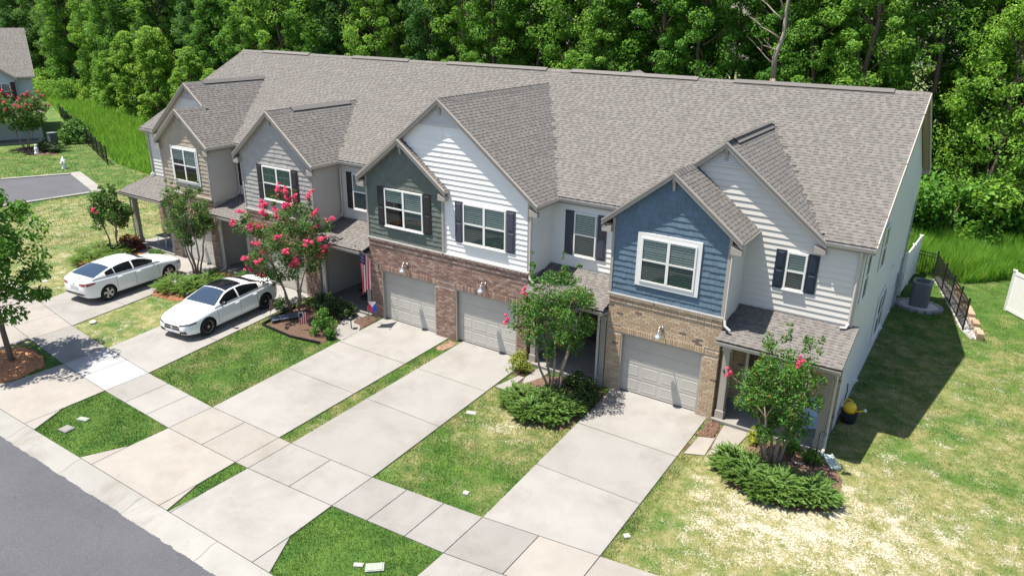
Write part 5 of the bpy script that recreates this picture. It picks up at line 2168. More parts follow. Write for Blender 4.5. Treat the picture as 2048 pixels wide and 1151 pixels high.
def scatter(x0, x1, y0, y1, n):
    X, Y = rng.uniform(x0, x1, n), rng.uniform(y0, y1, n)
    k = np.ones(n, bool)
    for P in SLABS:
        xs = [p[0] for p in P]
        ys = [p[1] for p in P]
        sel = (X > min(xs)) & (X < max(xs)) & (Y > min(ys)) & (Y < max(ys)) & k
        if sel.any():
            i = np.nonzero(sel)[0]
            k[i[in_poly(X[i], Y[i], P)]] = False
    k &= ~((X > -27.5) & (X < 7.05) & (Y > -.02) & (Y < 15))
    k &= Y > -12.1
    return X[k], Y[k]


X1, Y1 = scatter(-14, 4, -12.1, 0, 330000)
X2, Y2 = scatter(3.6, 16, -9, 20, 260000)
X3, Y3 = scatter(-32, -13.5, -12.1, 6, 90000)
EX, EY = [], []
for P in SLABS:
    for i in range(len(P)):
        a, b = P[i], P[(i + 1) % len(P)]
        n_ = int(math.hypot(b[0] - a[0], b[1] - a[1]) * 70)
        tt = rng.random(n_)
        EX.append(a[0] + (b[0] - a[0]) * tt + rng.normal(0, .025, n_))
        EY.append(a[1] + (b[1] - a[1]) * tt + rng.normal(0, .025, n_))
EX, EY = np.concatenate(EX), np.concatenate(EY)
ke = (EX > -32) & (EX < 9) & (EY > -12.1) & (EY < -.05)
for P in SLABS:
    i = np.nonzero(ke)[0]
    cxp, cyp = np.mean([p[0] for p in P]), np.mean([p[1] for p in P])
    Q = [(cxp + (p[0] - cxp) * .97, cyp + (p[1] - cyp) * .97) for p in P]
    ke[i[in_poly(EX[i], EY[i], Q)]] = False
ke &= ~((EY < yi_np(EX) + .05) & (EY > yo_np(EX) - .05) & (rng.random(len(EX)) < .75))
EX, EY = EX[ke], EY[ke]
X, Y = np.r_[X1, X2, X3, EX], np.r_[Y1, Y2, Y3, EY]
# thin out on worn ground
keep = rng.random(len(X)) > dryness(X, Y) * .55
X, Y = X[keep], Y[keep]
t_grass = blades("lawn_grass", X, Y, np.zeros(len(X)), .045, .013, M_BLADE)
t_grass["label"] = "short mown lawn grass around the driveways"
t_grass["category"] = "grass"
X, Y = scatter(-60, -30, -6, 14, 60000)
g2 = blades("lawn_grass", X, Y, np.zeros(len(X)), .06, .03, M_BLADE)
g2["label"], g2["category"] = "mown lawn beyond the porch and around the dead-end street", "grass"

# tall meadow grass left beyond the black fence and right behind the end house
FL = lambda x: float(np.interp(x, [-110, -77.3, -48.3, -40], [34, 21.4, 10.6, 8.2]))
N = 190000
X = rng.uniform(-112, -34, N)
Y = rng.uniform(9, 31, N)
fl = np.interp(X, [-110, -77.3, -48.3, -40, -30], [34, 21.4, 10.9, 9.6, 15.2])
k = Y > fl
g3 = blades("tall_grass", X[k], Y[k], np.zeros(k.sum()), .75, .055, M_TALL, .4, False)
g3["label"], g3["category"] = "tall bright meadow grass between the black fence and the wood", "grass"
N = 120000
X = rng.uniform(6.5, 18, N)
Y = rng.uniform(18.6, 29, N)
yn = np.interp(X, [6.5, 8.1, 9.4, 12, 18], [19.6, 19.4, 18.9, 21.6, 23.5])
k = Y > yn
g4 = blades("tall_grass", X[k], Y[k], np.zeros(k.sum()), .9, .045, M_TALL, .4, False)
g4["label"], g4["category"] = "tall bright meadow grass behind the end house", "grass"
# ---------------------------------------------------------------- cars
M_PAINT = mat("car_paint_white", (.80, .805, .81), .25, spec=.5, coat=.8)
M_CGLASS = mat("car_glass_tinted", (.006, .007, .009), .05, spec=.35)
M_CGLASSB = mat("car_windscreen", (.02, .036, .062), .05, spec=.7)
M_TYRE = mat("tyre_rubber", (.014, .014, .014), .85)
M_RIMS = mat("rim_silver", (.42, .42, .43), .3, metal=.8)
M_RIMB = mat("rim_black", (.018, .018, .018), .35, metal=.2)
M_TRIMB = mat("car_trim_black", (.010, .010, .011), .4)
M_RED = mat("tail_lamp_red", (.25, .012, .018), .15, coat=1.)
M_LENS = mat("head_lamp_lens", (.10, .105, .11), .1, metal=.3, coat=1.)
M_CHROME = mat("chrome", (.6, .6, .6), .15, metal=1.)
M_SEAM = mat("panel_seam", (.09, .09, .09), .7)
M_PLATE = mat("number_plate", (.55, .57, .6), .4)


def pch(x, xs, ys):
    """smooth interpolation through control points (monotone-ish Hermite)"""
    xs = np.asarray(xs, float)
    ys = np.asarray(ys, float)
    o = np.argsort(xs)
    xs, ys = xs[o], ys[o]
    d = np.diff(ys) / np.diff(xs)
    mth = np.zeros(len(xs))
    mth[1:-1] = np.where(d[:-1] * d[1:] > 0, 2 * d[:-1] * d[1:] / (d[:-1] + d[1:] + 1e-12), 0)
    mth[0], mth[-1] = d[0], d[-1]
    i = int(np.clip(np.searchsorted(xs, x) - 1, 0, len(xs) - 2))
    h = xs[i + 1] - xs[i]
    t = np.clip((x - xs[i]) / h, 0, 1)
    return float((2 * t ** 3 - 3 * t * t + 1) * ys[i] + (t ** 3 - 2 * t * t + t) * h * mth[i] + (-2 * t ** 3 + 3 * t * t) * ys[i + 1] + (t ** 3 - t * t) * h * mth[i + 1])


def sedan(label, loc, rz, sc, P):
    t = thing("parked_car", label, "car", loc, rz, "cars parked on the driveways")
    t.scale = (sc, sc, sc)
    ZS, HW, ZB = P['shoulder'], P['half'], P['sill']
    zs = lambda x: pch(x, *zip(*ZS))
    hw = lambda x: pch(x, *zip(*HW))
    zb = lambda x: pch(x, *zip(*ZB))

    def section(x):
        W, S, B = hw(x), zs(x), zb(x)
        h = S - B
        crown = P.get('crown', .035)
        return [(0, B), (W * .80, B), (W * .955, B + .05), (W * .985, B + .18 * h), (W * 1.0, B + .45 * h), (W * .992, B + .66 * h),
                (W * .975, B + .80 * h), (W * .945, B + .915 * h), (W * .88, S - .012), (W * .70, S + crown * .45), (W * .36, S + crown * .9), (0, S + crown)]
    xs = np.r_[np.linspace(P['x0'], P['x0'] + .35, 8), np.linspace(P['x0'] + .45, P['x1'] - .45, 34), np.linspace(P['x1'] - .35, P['x1'], 8)]
    rows = []
    for x in xs:
        s = section(x)
        rows.append([(x, -y, z) for y, z in s[::-1]][:-1] + [(x, y, z) for y, z in s][:0] + [(x, -y, z) for y, z in s[:1]] + [(x, y, z) for y, z in s[1:]])
    # rows go top centre -> right side -> bottom -> left side -> top centre
    mb = MB()
    mb.grid(rows)
    n = len(rows[0])
    last = (len(rows) - 1) * n
    mb.f.append(tuple(range(n - 1)))
    mb.f.append(tuple(last + i for i in range(n - 2, -1, -1)))
    me = mb.mesh("body", [M_PAINT, M_TRIMB], True)
    bmm = bmesh.new()
    bmm.from_mesh(me)
    bmesh.ops.remove_doubles(bmm, verts=bmm.verts, dist=1e-4)
    bmesh.ops.recalc_face_normals(bmm, faces=bmm.faces)
    bmm.to_mesh(me)
    bmm.free()
    tmp = bpy.data.objects.new("tmp_body", me)
    COL.objects.link(tmp)
    cut = MB()
    for ax in (P['ax0'], P['ax1']):
        for sg in (-1, 1):
            ya, yb_ = sg * .60, sg * 1.2
            cut.tube([(ax, ya, P['wr'] + .005), (ax, yb_, P['wr'] + .005)], P['wr'] + .045, 28)
    cme = cut.mesh("cut", [M_TRIMB])
    bmm = bmesh.new()
    bmm.from_mesh(cme)
    bmesh.ops.recalc_face_normals(bmm, faces=bmm.faces)
    bmm.to_mesh(cme)
    bmm.free()
    cob = bpy.data.objects.new("tmp_cut", cme)
    COL.objects.link(cob)
    bo = tmp.modifiers.new("b", 'BOOLEAN')
    bo.operation = 'DIFFERENCE'
    bo.object = cob
    bo.solver = 'EXACT'
    try:
        bo.material_mode = 'TRANSFER'
    except Exception:
        pass
    dg = bpy.context.evaluated_depsgraph_get()
    body = bpy.data.meshes.new_from_object(tmp.evaluated_get(dg))
    bpy.data.objects.remove(tmp)
    bpy.data.objects.remove(cob)
    body.name = "body"
    body.polygons.foreach_set("use_smooth", [True] * len(body.polygons))
    try:
        body.set_sharp_from_angle(angle=R_(38))
    except Exception:
        pass
    bd = obj("body", body, t)

    # cabin
    ROOF = P['roof']
    zr = lambda x: pch(x, *zip(*ROOF))
    zmax = max(z for _, z in ROOF)

    def cab(x):
        B = zs(x) - .01
        T = max(zr(x), B + .002)
        W = hw(x) * .915
        hr = min(1, max(0, (T - B) / (zmax - 1.0)))
        wr_ = W - (W - P.get('roofw', .60)) * min(1, hr) ** 1.15
        return B, T, W, wr_, hr

    def cpt(x, s, off=0.):
        """s in 0..1: side from belt to cant rail; 1..2: rail to roof centre (right half mirrored by caller)"""
        B, T, W, wr_, hr = cab(x)
        e = .06 * hr
        if s <= 1:
            y = W + (wr_ - W) * s + .025 * hr * math.sin(math.pi * s)
            z = B + (T - e - B) * s
            return Vector((x, y + off, z + off * .35))
        k = s - 1
        y = wr_ * (1 - k)
        z = T - e * (1 - math.sin(k * math.pi / 2)) ** 1.3
        return Vector((x, y, z + off))
    xa, xb = ROOF[0][0], ROOF[-1][0]
    if xa > xb:
        xa, xb = xb, xa
    XS = np.linspace(xa, xb, 40)
    SS = [0, .25, .5, .75, .92, 1.0, 1.12, 1.3, 1.6, 2.0]
    rows = []
    for x in XS:
        half = [cpt(x, s) for s in SS]
        rows.append([Vector((p.x, -p.y, p.z)) for p in half] + half[::-1][1:])
    mb = MB()
    mb.grid(rows)
    part("cabin", mb, M_PAINT, t, True)

    def topglass(name, x_0, x_1, m_, side=1.06, dx=0.):
        rr = []
        for x in np.linspace(x_0, x_1, 14):
            ss = [side, 1.15, 1.4, 1.7, 2.0]
            half = [cpt(x, s, .007) for s in ss]
            rr.append([Vector((p.x, -p.y, p.z)) for p in half] + half[::-1][1:])
        g = MB()
        g.grid(rr)
        part(name, g, m_, t, True)
    topglass("windscreen", P['ws'][0], P['ws'][1], M_CGLASSB)
    topglass("rear_window", P['rw'][0], P['rw'][1], M_CGLASSB if P.get('bluerear') else M_CGLASS, P.get('rwside', 1.10))
    if P.get('roofglass'):
        topglass("roof_glass", P['roofglass'][0], P['roofglass'][1], M_CGLASS, 1.05)
    for sg in (-1, 1):
        for (xf, xr) in P['sidewin']:
            rr = []
            for x in np.linspace(xf, xr, 16):
                B, T, W, wr_, hr = cab(x)
                lo, hi = .10, .93
                hh = (T - B)
                lo = min(.45, .045 / max(hh, .05))
                col = []
                for s in np.linspace(lo, hi, 5):
                    p = cpt(x, s, .006)
                    col.append(Vector((p.x, sg * p.y, p.z)))
                rr.append(col)
            g = MB()
            g.grid(rr)
            part("side_window", g, M_CGLASS, t, True)

    def side_y(x, z):
        s = section(x)[1:9]
        return float(np.interp(z, [q[1] for q in s], [q[0] for q in s]))
    # door seams, handles, sill line
    for sg in (-1, 1):
        for xl in P['seams']:
            g = MB()
            rr = []
            for z in np.linspace(zb(xl) + .14, zs(xl) - .02, 10):
                y = side_y(xl, z) + .003
                rr.append([(xl - .006, sg * y, z), (xl + .006, sg * y, z)])
            g.grid(rr)
            part("door_seam", g, M_SEAM, bd)
        for xh in P['handles']:
            z = zs(xh) - .15
            g = MB()
            y = side_y(xh, z)
            g.cbox((xh, sg * (y + .018), z), (.20, .03, .028))
            part("door_handle", g, M_PAINT, bd)
        # mirror
        g = MB()
        xm = P['mirror']
        zm = zs(xm) + .10
        ym = hw(xm) * .93
        prof = [(0, .0), (.045, .02), (.07, .08), (.062, .16), (.03, .20), (0.004, .205)]
        for r_, q in ((0, 0),):
            pts = []
            pass
        ring = []
        for r_, d_ in prof:
            ring.append([Vector((xm + r_ * 1.05 * math.cos(a) - .02, sg * (ym + .03 + d_), zm + r_ * .95 * math.sin(a))) for a in np.linspace(0, 2 * math.pi, 13)])
        g.grid(ring)
        g.cbox((xm, sg * (ym + .02), zm - .05), (.06, .10, .03))
        part("mirror", g, P['mirrormat'], t, True)
    # wheels
    for ax in (P['ax0'], P['ax1']):
        for sg in (-1, 1):
            W = hw(ax)
            y0 = sg * (W - .235)
            y1 = sg * (W - .012)
            R = P['wr']
            g = MB()
            tp = [(R * .66, 0), (R * .93, 0), (R, .03), (R, .19), (R * .95, .222), (R * .70, .224), (R * .66, .20)]
            rows = []
            for r_, d_ in tp:
                rows.append([Vector((ax + r_ * math.cos(a), y0 + sg * d_, R + r_ * math.sin(a))) for a in np.linspace(0, 2 * math.pi, 33)])
            g.grid(rows)
            wh = part("wheel", g, M_TYRE, t, True)
            rim = MB()
            rp = [(R * .70, .205), (R * .675, .215), (R * .64, .19), (R * .62, .10), (.02, .08)]
            rows = []
            for r_, d_ in rp:
                rows.append([Vector((ax + r_ * math.cos(a), y0 + sg * d_, R + r_ * math.sin(a))) for a in np.linspace(0, 2 * math.pi, 33)])
            rim.grid(rows[:3])
            part("rim", rim, P['rimlip'], wh, True)
            wl = MB()
            wl.grid(rows[2:])
            part("rim_well", wl, M_TRIMB, wh, True)
            ns = P['spokes']
            for k in range(ns):
                a = 2 * math.pi * k / ns
                tw = P.get('twist', 0.)
                sp = MB()
                c1, s1 = math.cos(a), math.sin(a)
                a2 = a + tw
                c2, s2 = math.cos(a2), math.sin(a2)
                w1, w2 = P['spw']
                def pt(r_, c, s, u, d_):
                    return Vector((ax + r_ * c - u * s, y0 + sg * d_, R + r_ * s + u * c))
                A = [pt(R * .10, c1, s1, -w1, .20), pt(R * .10, c1, s1, w1, .20), pt(R * .66, c2, s2, w2, .213), pt(R * .66, c2, s2, -w2, .213)]
                dv = Vector((0, -sg * .04, 0))
                sp.prism(A, dv)
                part("spoke", sp, P['rim'], wh)
            hb = MB()
            hb.tube([(ax, y0 + sg * .15, R), (ax, y0 + sg * .218, R)], R * .13, 14)
            part("hub_cap", hb, M_RIMS, wh)

    # patches that follow the ends of the car
    def inside(x, y, z):
        q = section(x)
        if z < q[0][1] or z > q[-1][1]:
            return False
        if z <= q[8][1] and abs(y) <= np.interp(z, [p[1] for p in q[1:9]], [p[0] for p in q[1:9]]):
            return True
        return abs(y) <= q[8][0] and z <= np.interp(-abs(y), [-p[0] for p in q[8:]], [p[1] for p in q[8:]])

    def surf_x(y, z, sgn):
        end = P['x1'] if sgn > 0 else P['x0']
        for k in range(240):
            x = end - sgn * k * .004
            if inside(x, y, z):
                return x
        return end - sgn * .9

    def endpatch(name, sgn, pts, m_, par, off=.007):
        """4-cornered (y, z) patch laid on the nose (sgn 1) or tail (-1)"""
        a_, b_, c_, d_ = [Vector((0, y, z)) for y, z in pts]
        g = MB()
        rows = []
        for i in range(7):
            u = i / 6
            row = []
            for j in range(7):
                v = j / 6
                p = a_.lerp(b_, u).lerp(d_.lerp(c_, u), v)
                row.append(Vector((surf_x(p.y, p.z, sgn) + sgn * off, p.y, p.z)))
            rows.append(row)
        g.grid(rows)
        return part(name, g, m_, par, True)
    P['ends'](t, bd, endpatch, hw, zs, side_y, section)
    return t


def corner_strip(par, name, material, xs, zlo, zhi, side_y, sg, off=.006):
    """a patch on the body side between two heights, x by x (lamps that wrap the corner)"""
    rr = []
    for x, a, b in zip(xs, zlo, zhi):
        rr.append([(x, sg * (side_y(x, z) + off), z) for z in np.linspace(a, b, 4)])
    g = MB()
    g.grid(rr)
    return part(name, g, material, par, True)


def ends1(t, bd, ep, hw, zs, side_y, section):
    # rear: wrap-around red lamps, plate, dark bumper insert
    for sg in (-1, 1):
        xs = np.linspace(-2.27, -1.93, 8)
        corner_strip(bd, "tail_lamp", M_RED, xs, [.80 + .05 * i / 7 for i in range(8)], [.93 - .02 * (i / 7) ** 2 for i in range(8)], side_y, sg)
        ep("tail_lamp", -1, [(sg * .36, .83), (sg * .70, .80), (sg * .70, .925), (sg * .38, .90)], M_RED, bd)
        ep("reflector", -1, [(sg * .50, .42), (sg * .64, .43), (sg * .64, .455), (sg * .50, .445)], M_RED, bd)
        xs = np.linspace(2.0, 2.25, 6)
        corner_strip(bd, "head_lamp", M_LENS, xs, [.60] * 6, [.68 + .02 * (5 - i) / 5 for i in range(6)], side_y, sg)
        ep("head_lamp", 1, [(sg * .40, .58), (sg * .68, .60), (sg * .66, .66), (sg * .40, .63)], M_LENS, bd)
    ep("number_plate", -1, [(-.26, .62), (.26, .62), (.26, .76), (-.26, .76)], M_PLATE, bd)
    ep("rear_diffuser", -1, [(-.60, .38), (.60, .38), (.58, .46), (-.58, .46)], M_TRIMB, bd)
    ep("badge", -1, [(-.06, .82), (.06, .82), (.06, .87), (-.06, .87)], M_CHROME, bd)
    ep("grille", 1, [(-.50, .36), (.50, .36), (.56, .54), (-.56, .54)], M_TRIMB, bd)


def ends2(t, bd, ep, hw, zs, side_y, section):
    for sg in (-1, 1):
        xs = np.linspace(1.92, 2.22, 8)
        corner_strip(bd, "head_lamp", M_LENS, xs, [.63 - .04 * i / 7 for i in range(8)], [.70 - .03 * i / 7 for i in range(8)], side_y, sg, .008)
        ep("head_lamp", 1, [(sg * .38, .57), (sg * .72, .60), (sg * .70, .68), (sg * .40, .62)], M_LENS, bd)
        ep("air_intake", 1, [(sg * .40, .29), (sg * .70, .30), (sg * .66, .41), (sg * .38, .36)], M_TRIMB, bd)
        xs = np.linspace(-2.26, -1.95, 7)
        corner_strip(bd, "tail_lamp", M_RED, xs, [.82] * 7, [.93 - .02 * (i / 6) for i in range(7)], side_y, sg)
        ep("tail_lamp", -1, [(sg * .34, .83), (sg * .70, .82), (sg * .70, .92), (sg * .36, .89)], M_RED, bd)
    ep("grille", 1, [(-.40, .40), (.40, .40), (.36, .57), (-.36, .57)], M_TRIMB, bd)
    ep("grille_bar", 1, [(-.36, .475), (.36, .475), (.36, .50), (-.36, .50)], M_CHROME, bd, .012)
    ep("lower_lip", 1, [(-.62, .265), (.62, .265), (.62, .285), (-.62, .285)], M_TRIMB, bd)
    # round emblem in the grille
    g = MB()
    g.tube([(2.30, 0, .487), (2.358, 0, .487)], .07, 18)
    part("badge", g, M_CHROME, bd)
    ep("number_plate", -1, [(-.26, .50), (.26, .50), (.26, .62), (-.26, .62)], M_PLATE, bd)


CAR1 = dict(x0=-2.33, x1=2.33, ax0=-1.45, ax1=1.47, wr=.325,
            shoulder=[(-2.33, .88), (-2.26, 1.0), (-2.0, 1.035), (-1.4, 1.02), (-.5, .985), (.5, .96), (1.0, .955), (1.6, .88), (2.0, .79), (2.25, .70), (2.33, .62)],
            half=[(-2.33, .62), (-2.27, .74), (-2.1, .84), (-1.6, .895), (-.8, .905), (.6, .905), (1.4, .895), (1.9, .85), (2.15, .77), (2.28, .68), (2.33, .60)],
            sill=[(-2.33, .36), (-2.2, .26), (-1.9, .20), (1.9, .18), (2.2, .22), (2.33, .30)],
            roof=[(-2.02, 1.03), (-1.55, 1.19), (-1.0, 1.335), (-.4, 1.405), (.05, 1.395), (.38, 1.33), (.75, 1.16), (1.12, .955)],
            ws=(.28, 1.05), rw=(-1.92, -1.08), rwside=1.07, bluerear=True, sidewin=[(.80, -.12), (-.19, -1.0), (-1.03, -1.42)],
            seams=[.98, -.15, -1.02], handles=[.02, -.85], mirror=.78, mirrormat=M_PAINT, rimlip=M_RIMS, rim=M_RIMS, spokes=5, twist=.5, spw=(.035, .055), ends=ends1)
CAR2 = dict(x0=-2.34, x1=2.34, ax0=-1.46, ax1=1.46, wr=.335,
            shoulder=[(-2.34, .86), (-2.27, .98), (-2.0, 1.01), (-1.4, .99), (-.5, .955), (.5, .93), (.95, .925), (1.5, .87), (1.95, .78), (2.25, .68), (2.34, .58)],
            half=[(-2.34, .62), (-2.27, .75), (-2.1, .85), (-1.6, .90), (-.8, .91), (.6, .91), (1.4, .905), (1.9, .86), (2.15, .78), (2.29, .68), (2.34, .60)],
            sill=[(-2.34, .36), (-2.2, .26), (-1.9, .19), (1.9, .17), (2.2, .20), (2.34, .26)],
            roof=[(-1.85, 1.0), (-1.4, 1.16), (-.95, 1.30), (-.4, 1.385), (.0, 1.375), (.32, 1.30), (.68, 1.12), (1.05, .925)],
            ws=(.24, .98), rw=(-1.70, -1.05), rwside=1.12, roofglass=(-.62, .20), sidewin=[(.74, -.13), (-.20, -1.22)],
            seams=[.95, -.16, -1.05], handles=[-.02, -.95], mirror=.70, mirrormat=M_TRIMB, rimlip=M_RIMS, rim=M_RIMB, spokes=10, twist=0., spw=(.018, .016), ends=ends2)
c1 = sedan("white fastback sedan with silver wheels parked nose to the house, beside the small lawn tree", (-21.80, -3.80, .036), R_(95.5), 1.02, CAR1)
c2 = sedan("white sedan with black glass roof and black wheels parked nose to the street", (-15.33, -3.62, .036), R_(-83.3), 1.02, CAR2)
# ---------------------------------------------------------------- small things
M_FLAGR = mat("flag_red", (.55, .03, .06), .8)
M_FLAGW = mat("flag_white", (.75, .73, .72), .8)
M_FLAGB = mat("flag_blue", (.015, .03, .12), .8)
M_FLAGB2 = mat("flag_blue_bright", (.02, .08, .45), .8)
M_WOOD = mat("pole_wood", (.45, .36, .24), .6)
M_YEL = mat("plastic_yellow", (.75, .48, .015), .4)
M_POT = mat("pot_dark_blue", (.02, .022, .035), .5)
M_TERRA = mat("terracotta", (.30, .15, .09), .8)
M_ACG = mat("ac_grey", (.115, .12, .13), .6)
M_ACT = mat("ac_top", (.16, .17, .18), .5)
M_VINYL = mat("fence_vinyl_white", (.72, .71, .69), .45)
M_BLUEC = mat("cloth_pale_blue", (.35, .45, .58), .8)


def us_flag_house():
    """flag hanging from an angled pole on the brick pier"""
    base = Vector((-10.08, -.01, 2.30))
    tip = Vector((-9.98, -1.28, 3.42))
    t = thing("house_flag", "striped red and white flag hanging from a pole on the brick pier", "flag", base, world=True)
    mb = MB()
    mb.tube([base, tip], .014, 8)
    part("pole", mb, M_WOOD, t, True)
    br = MB()
    br.box(base.x - .03, base.x + .03, base.y - .05, base.y + .005, base.z - .08, base.z + .08)
    part("bracket", br, M_SILVER, t)
    fn = MB()
    fn.lathe([(.008, 0), (.025, .02), (.025, .04), (.005, .06)], tip, 10)
    part("finial", fn, M_BLACK, t, True)
    # cloth: the hoist runs along the pole, the fly hangs down in folds
    d = (tip - base).normalized()
    a0 = base + d * .50
    a1 = base + d * 1.42
    N, K = 13, 14

    def fp(u, v):
        """u 0..1 along the hoist from the tip side, v 0..1 down"""
        h = a1.lerp(a0, u)
        low = Vector((-9.99 + .05 * math.sin(u * 9), -1.10 + .50 * u, 1.42 + .12 * u))
        p = h.lerp(low, v)
        p.x += .05 * math.sin(u * 13 + v * 2) * (.3 + v)
        p.y += .03 * math.sin(u * 11 + 1) * v
        return p
    for k in range(13):
        g = MB()
        canton = k < 6
        rows = []
        for j in range(K + 1):
            v = j / K
            rows.append([fp(k / 13, v), fp((k + .5) / 13, v), fp((k + 1) / 13, v)])
        if canton:
            top = MB()
            top.grid(rows[:5])
            part("canton", top, M_FLAGB, t, True)
            g.grid(rows[4:])
        else:
            g.grid(rows)
        part("stripe", g, M_FLAGR if k % 2 == 0 else M_FLAGW, t, True)
    st = MB()
    for i in range(5):
        for j in range(3):
            p = fp((i + .8) / 13, .05 + .08 * j)
            for s_ in (-1, 1):
                for m_ in range(5):
                    pass
            q = p + Vector((.012, -.01, 0))
            st.add([q + Vector((0, -.018 * math.cos(a) * 1, .018 * math.sin(a))) for a in [k * 1.2566 for k in range(5)]], [(0, 1, 2, 3, 4)])
    part("star_field", st, M_FLAGW, t, kind="stuff")
    return t


us_flag_house()


def garden_flag(label, x, y, h, w_, fh, kind, rz=0.):
    t = thing("garden_flag", label, "flag", (x, y, .03), rz)
    mb = MB()
    mb.tube([(0, 0, -.1), (0, 0, h), (w_ * .5, 0, h)], .007, 6)
    part("stake", mb, M_BLACK if kind == 'tri' else M_WOOD, t)

    def quad(name, pts, m_, off=0.):
        g = MB()
        g.prism([(p[0], off, p[1]) for p in pts], (0, .004, 0))
        part(name, g, m_, t)
    z1, z0 = h - .02, h - .02 - fh
    if kind == 'tri':
        quad("red_field", [(.01, z1), (w_ / 2, z1 - fh * .55), (w_ / 2, z0), (.01, z0)], M_FLAGR)
        quad("blue_field", [(w_, z1), (w_ / 2, z1 - fh * .55), (w_ / 2, z0), (w_, z0)], M_FLAGB2)
        quad("white_triangle", [(.01, z1), (w_, z1), (w_ / 2, z1 - fh * .55)], M_FLAGW)
    else:
        n = 7
        for k in range(n):
            x0, x1 = .01 + (w_ - .01) * k / n, .01 + (w_ - .01) * (k + 1) / n
            quad("stripe", [(x0, z0), (x1, z0), (x1, z1 if k > 2 else z1 - fh * .4), (x0, z1 if k > 2 else z1 - fh * .4)], M_FLAGR if k % 2 == 0 else M_FLAGW)
        quad("canton", [(.01, z1 - fh * .4), (.01 + (w_ - .01) * 3 / n, z1 - fh * .4), (.01 + (w_ - .01) * 3 / n, z1), (.01, z1)], M_FLAGB)


garden_flag("garden flag of red and blue with white triangle beside the porch path", -10.15, -.62, .92, .34, .42, 'tri', R_(25))
garden_flag("small striped garden flag at the bed corner behind the black-wheeled car", -13.45, -2.75, .85, .3, .45, 'us', R_(120))
garden_flag("small striped garden flag beside the bright green round shrub", -11.75, -2.75, .75, .3, .45, 'us', R_(60))
# path light
t = thing("path_light", "black solar path light beside the concrete porch path", "lamp", (-10.3, -1.45, .03))
mb = MB()
mb.tube([(0, 0, -.08), (0, 0, .42)], .02, 8)
part("stake", mb, M_BLACK, t)
mb = MB()
mb.lathe([(.11, .42), (.115, .44), (.06, .48), (.01, .49)], (0, 0, 0), 16)
part("cap", mb, M_BLACK, t, True)
# bunting boards lying in the bed under the pink tree
t = thing("garden_bench_slats", "dark bluish slatted garden piece lying in the bed beneath the pink-flowered tree", "garden ornament", (-12.95, -2.3, .05), R_(62))
for k in range(3):
    mb = MB()
    mb.cbox((0, -.12 + .13 * k, .12 + .02 * k), (1.35, .09, .035))
    part("slat", mb, mat("slat_bluegrey", (.10, .12, .17), .6, rnd=.2), t)
for sx in (-.55, .55):
    mb = MB()
    mb.cbox((sx, 0, .06), (.06, .36, .1))
    part("leg", mb, M_BLACK, t)
# low bed edging
t = thing("bed_edging", "black edging board around the bed under the pink-flowered tree", "garden edging", (-12.2, -3.25, 0), world=True)
for a, b in (((-13.42, -3.22), (-11.6, -3.36)), ((-11.6, -3.36), (-10.25, -3.12)), ((-13.42, -3.22), (-13.8, -1.2))):
    mb = MB()
    d = Vector((b[0] - a[0], b[1] - a[1], 0))
    ang = math.atan2(d.y, d.x)
    mb.cbox(((a[0] + b[0]) / 2, (a[1] + b[1]) / 2, .055), (d.length, .035, .11), ang)
    part("board", mb, M_BLACK, t)


def porch_chair(label, x, y, rz):
    t = thing("porch_chair", label, "chair", (x, y, .11), rz, "swivel chairs on the porch")
    b = MB()
    pts = [(.26 * math.cos(a), .26 * math.sin(a), .02) for a in np.linspace(0, 2 * math.pi, 22)]
    b.tube(pts, .018, 6, False)
    part("ring_base", b, M_BLACK, t, True)
    b = MB()
    b.tube([(0, 0, .02), (0, 0, .36)], .03, 8)
    b.tube([(-.26, 0, .02), (.26, 0, .02)], .012, 6)
    part("swivel_post", b, M_BLACK, t)
    b = MB()
    b.cbox((0, 0, .40), (.50, .50, .06))
    part("seat", b, M_BLACK, t)
    b = MB()
    b.prism([(-.25, .22, .42), (.25, .22, .42), (.24, .36, .98), (-.24, .36, .98)], (0, .04, 0))
    part("backrest", b, M_BLACK, t)
    for sx in (-1, 1):
        b = MB()
        b.tube([(sx * .27, -.22, .42), (sx * .28, -.2, .62), (sx * .28, .1, .65), (sx * .26, .28, .62)], .016, 6)
        part("armrest", b, M_BLACK, t, True)


porch_chair("black swivel porch chair behind the hanging striped flag", -11.95, 1.15, R_(20))
porch_chair("black swivel porch chair tucked beside the garage pier", -11.1, 1.0, R_(-15))
porch_chair("black chair in the deep porch of the white gabled house", -.75, 2.0, R_(60))
# pale bench cushion along the porch wall
t = thing("porch_bench", "low pale bench along the back of the flag porch", "bench", (-11.9, 2.2, .11))
mb = MB()
mb.cbox((0, 0, .22), (2.0, .4, .06))
part("seat", mb, mat("bench_pale", (.35, .34, .32), .7), t)
for sx in (-.8, .8):
    mb = MB()
    mb.cbox((sx, 0, .095), (.06, .36, .19))
    part("leg", mb, M_BLACK, t)
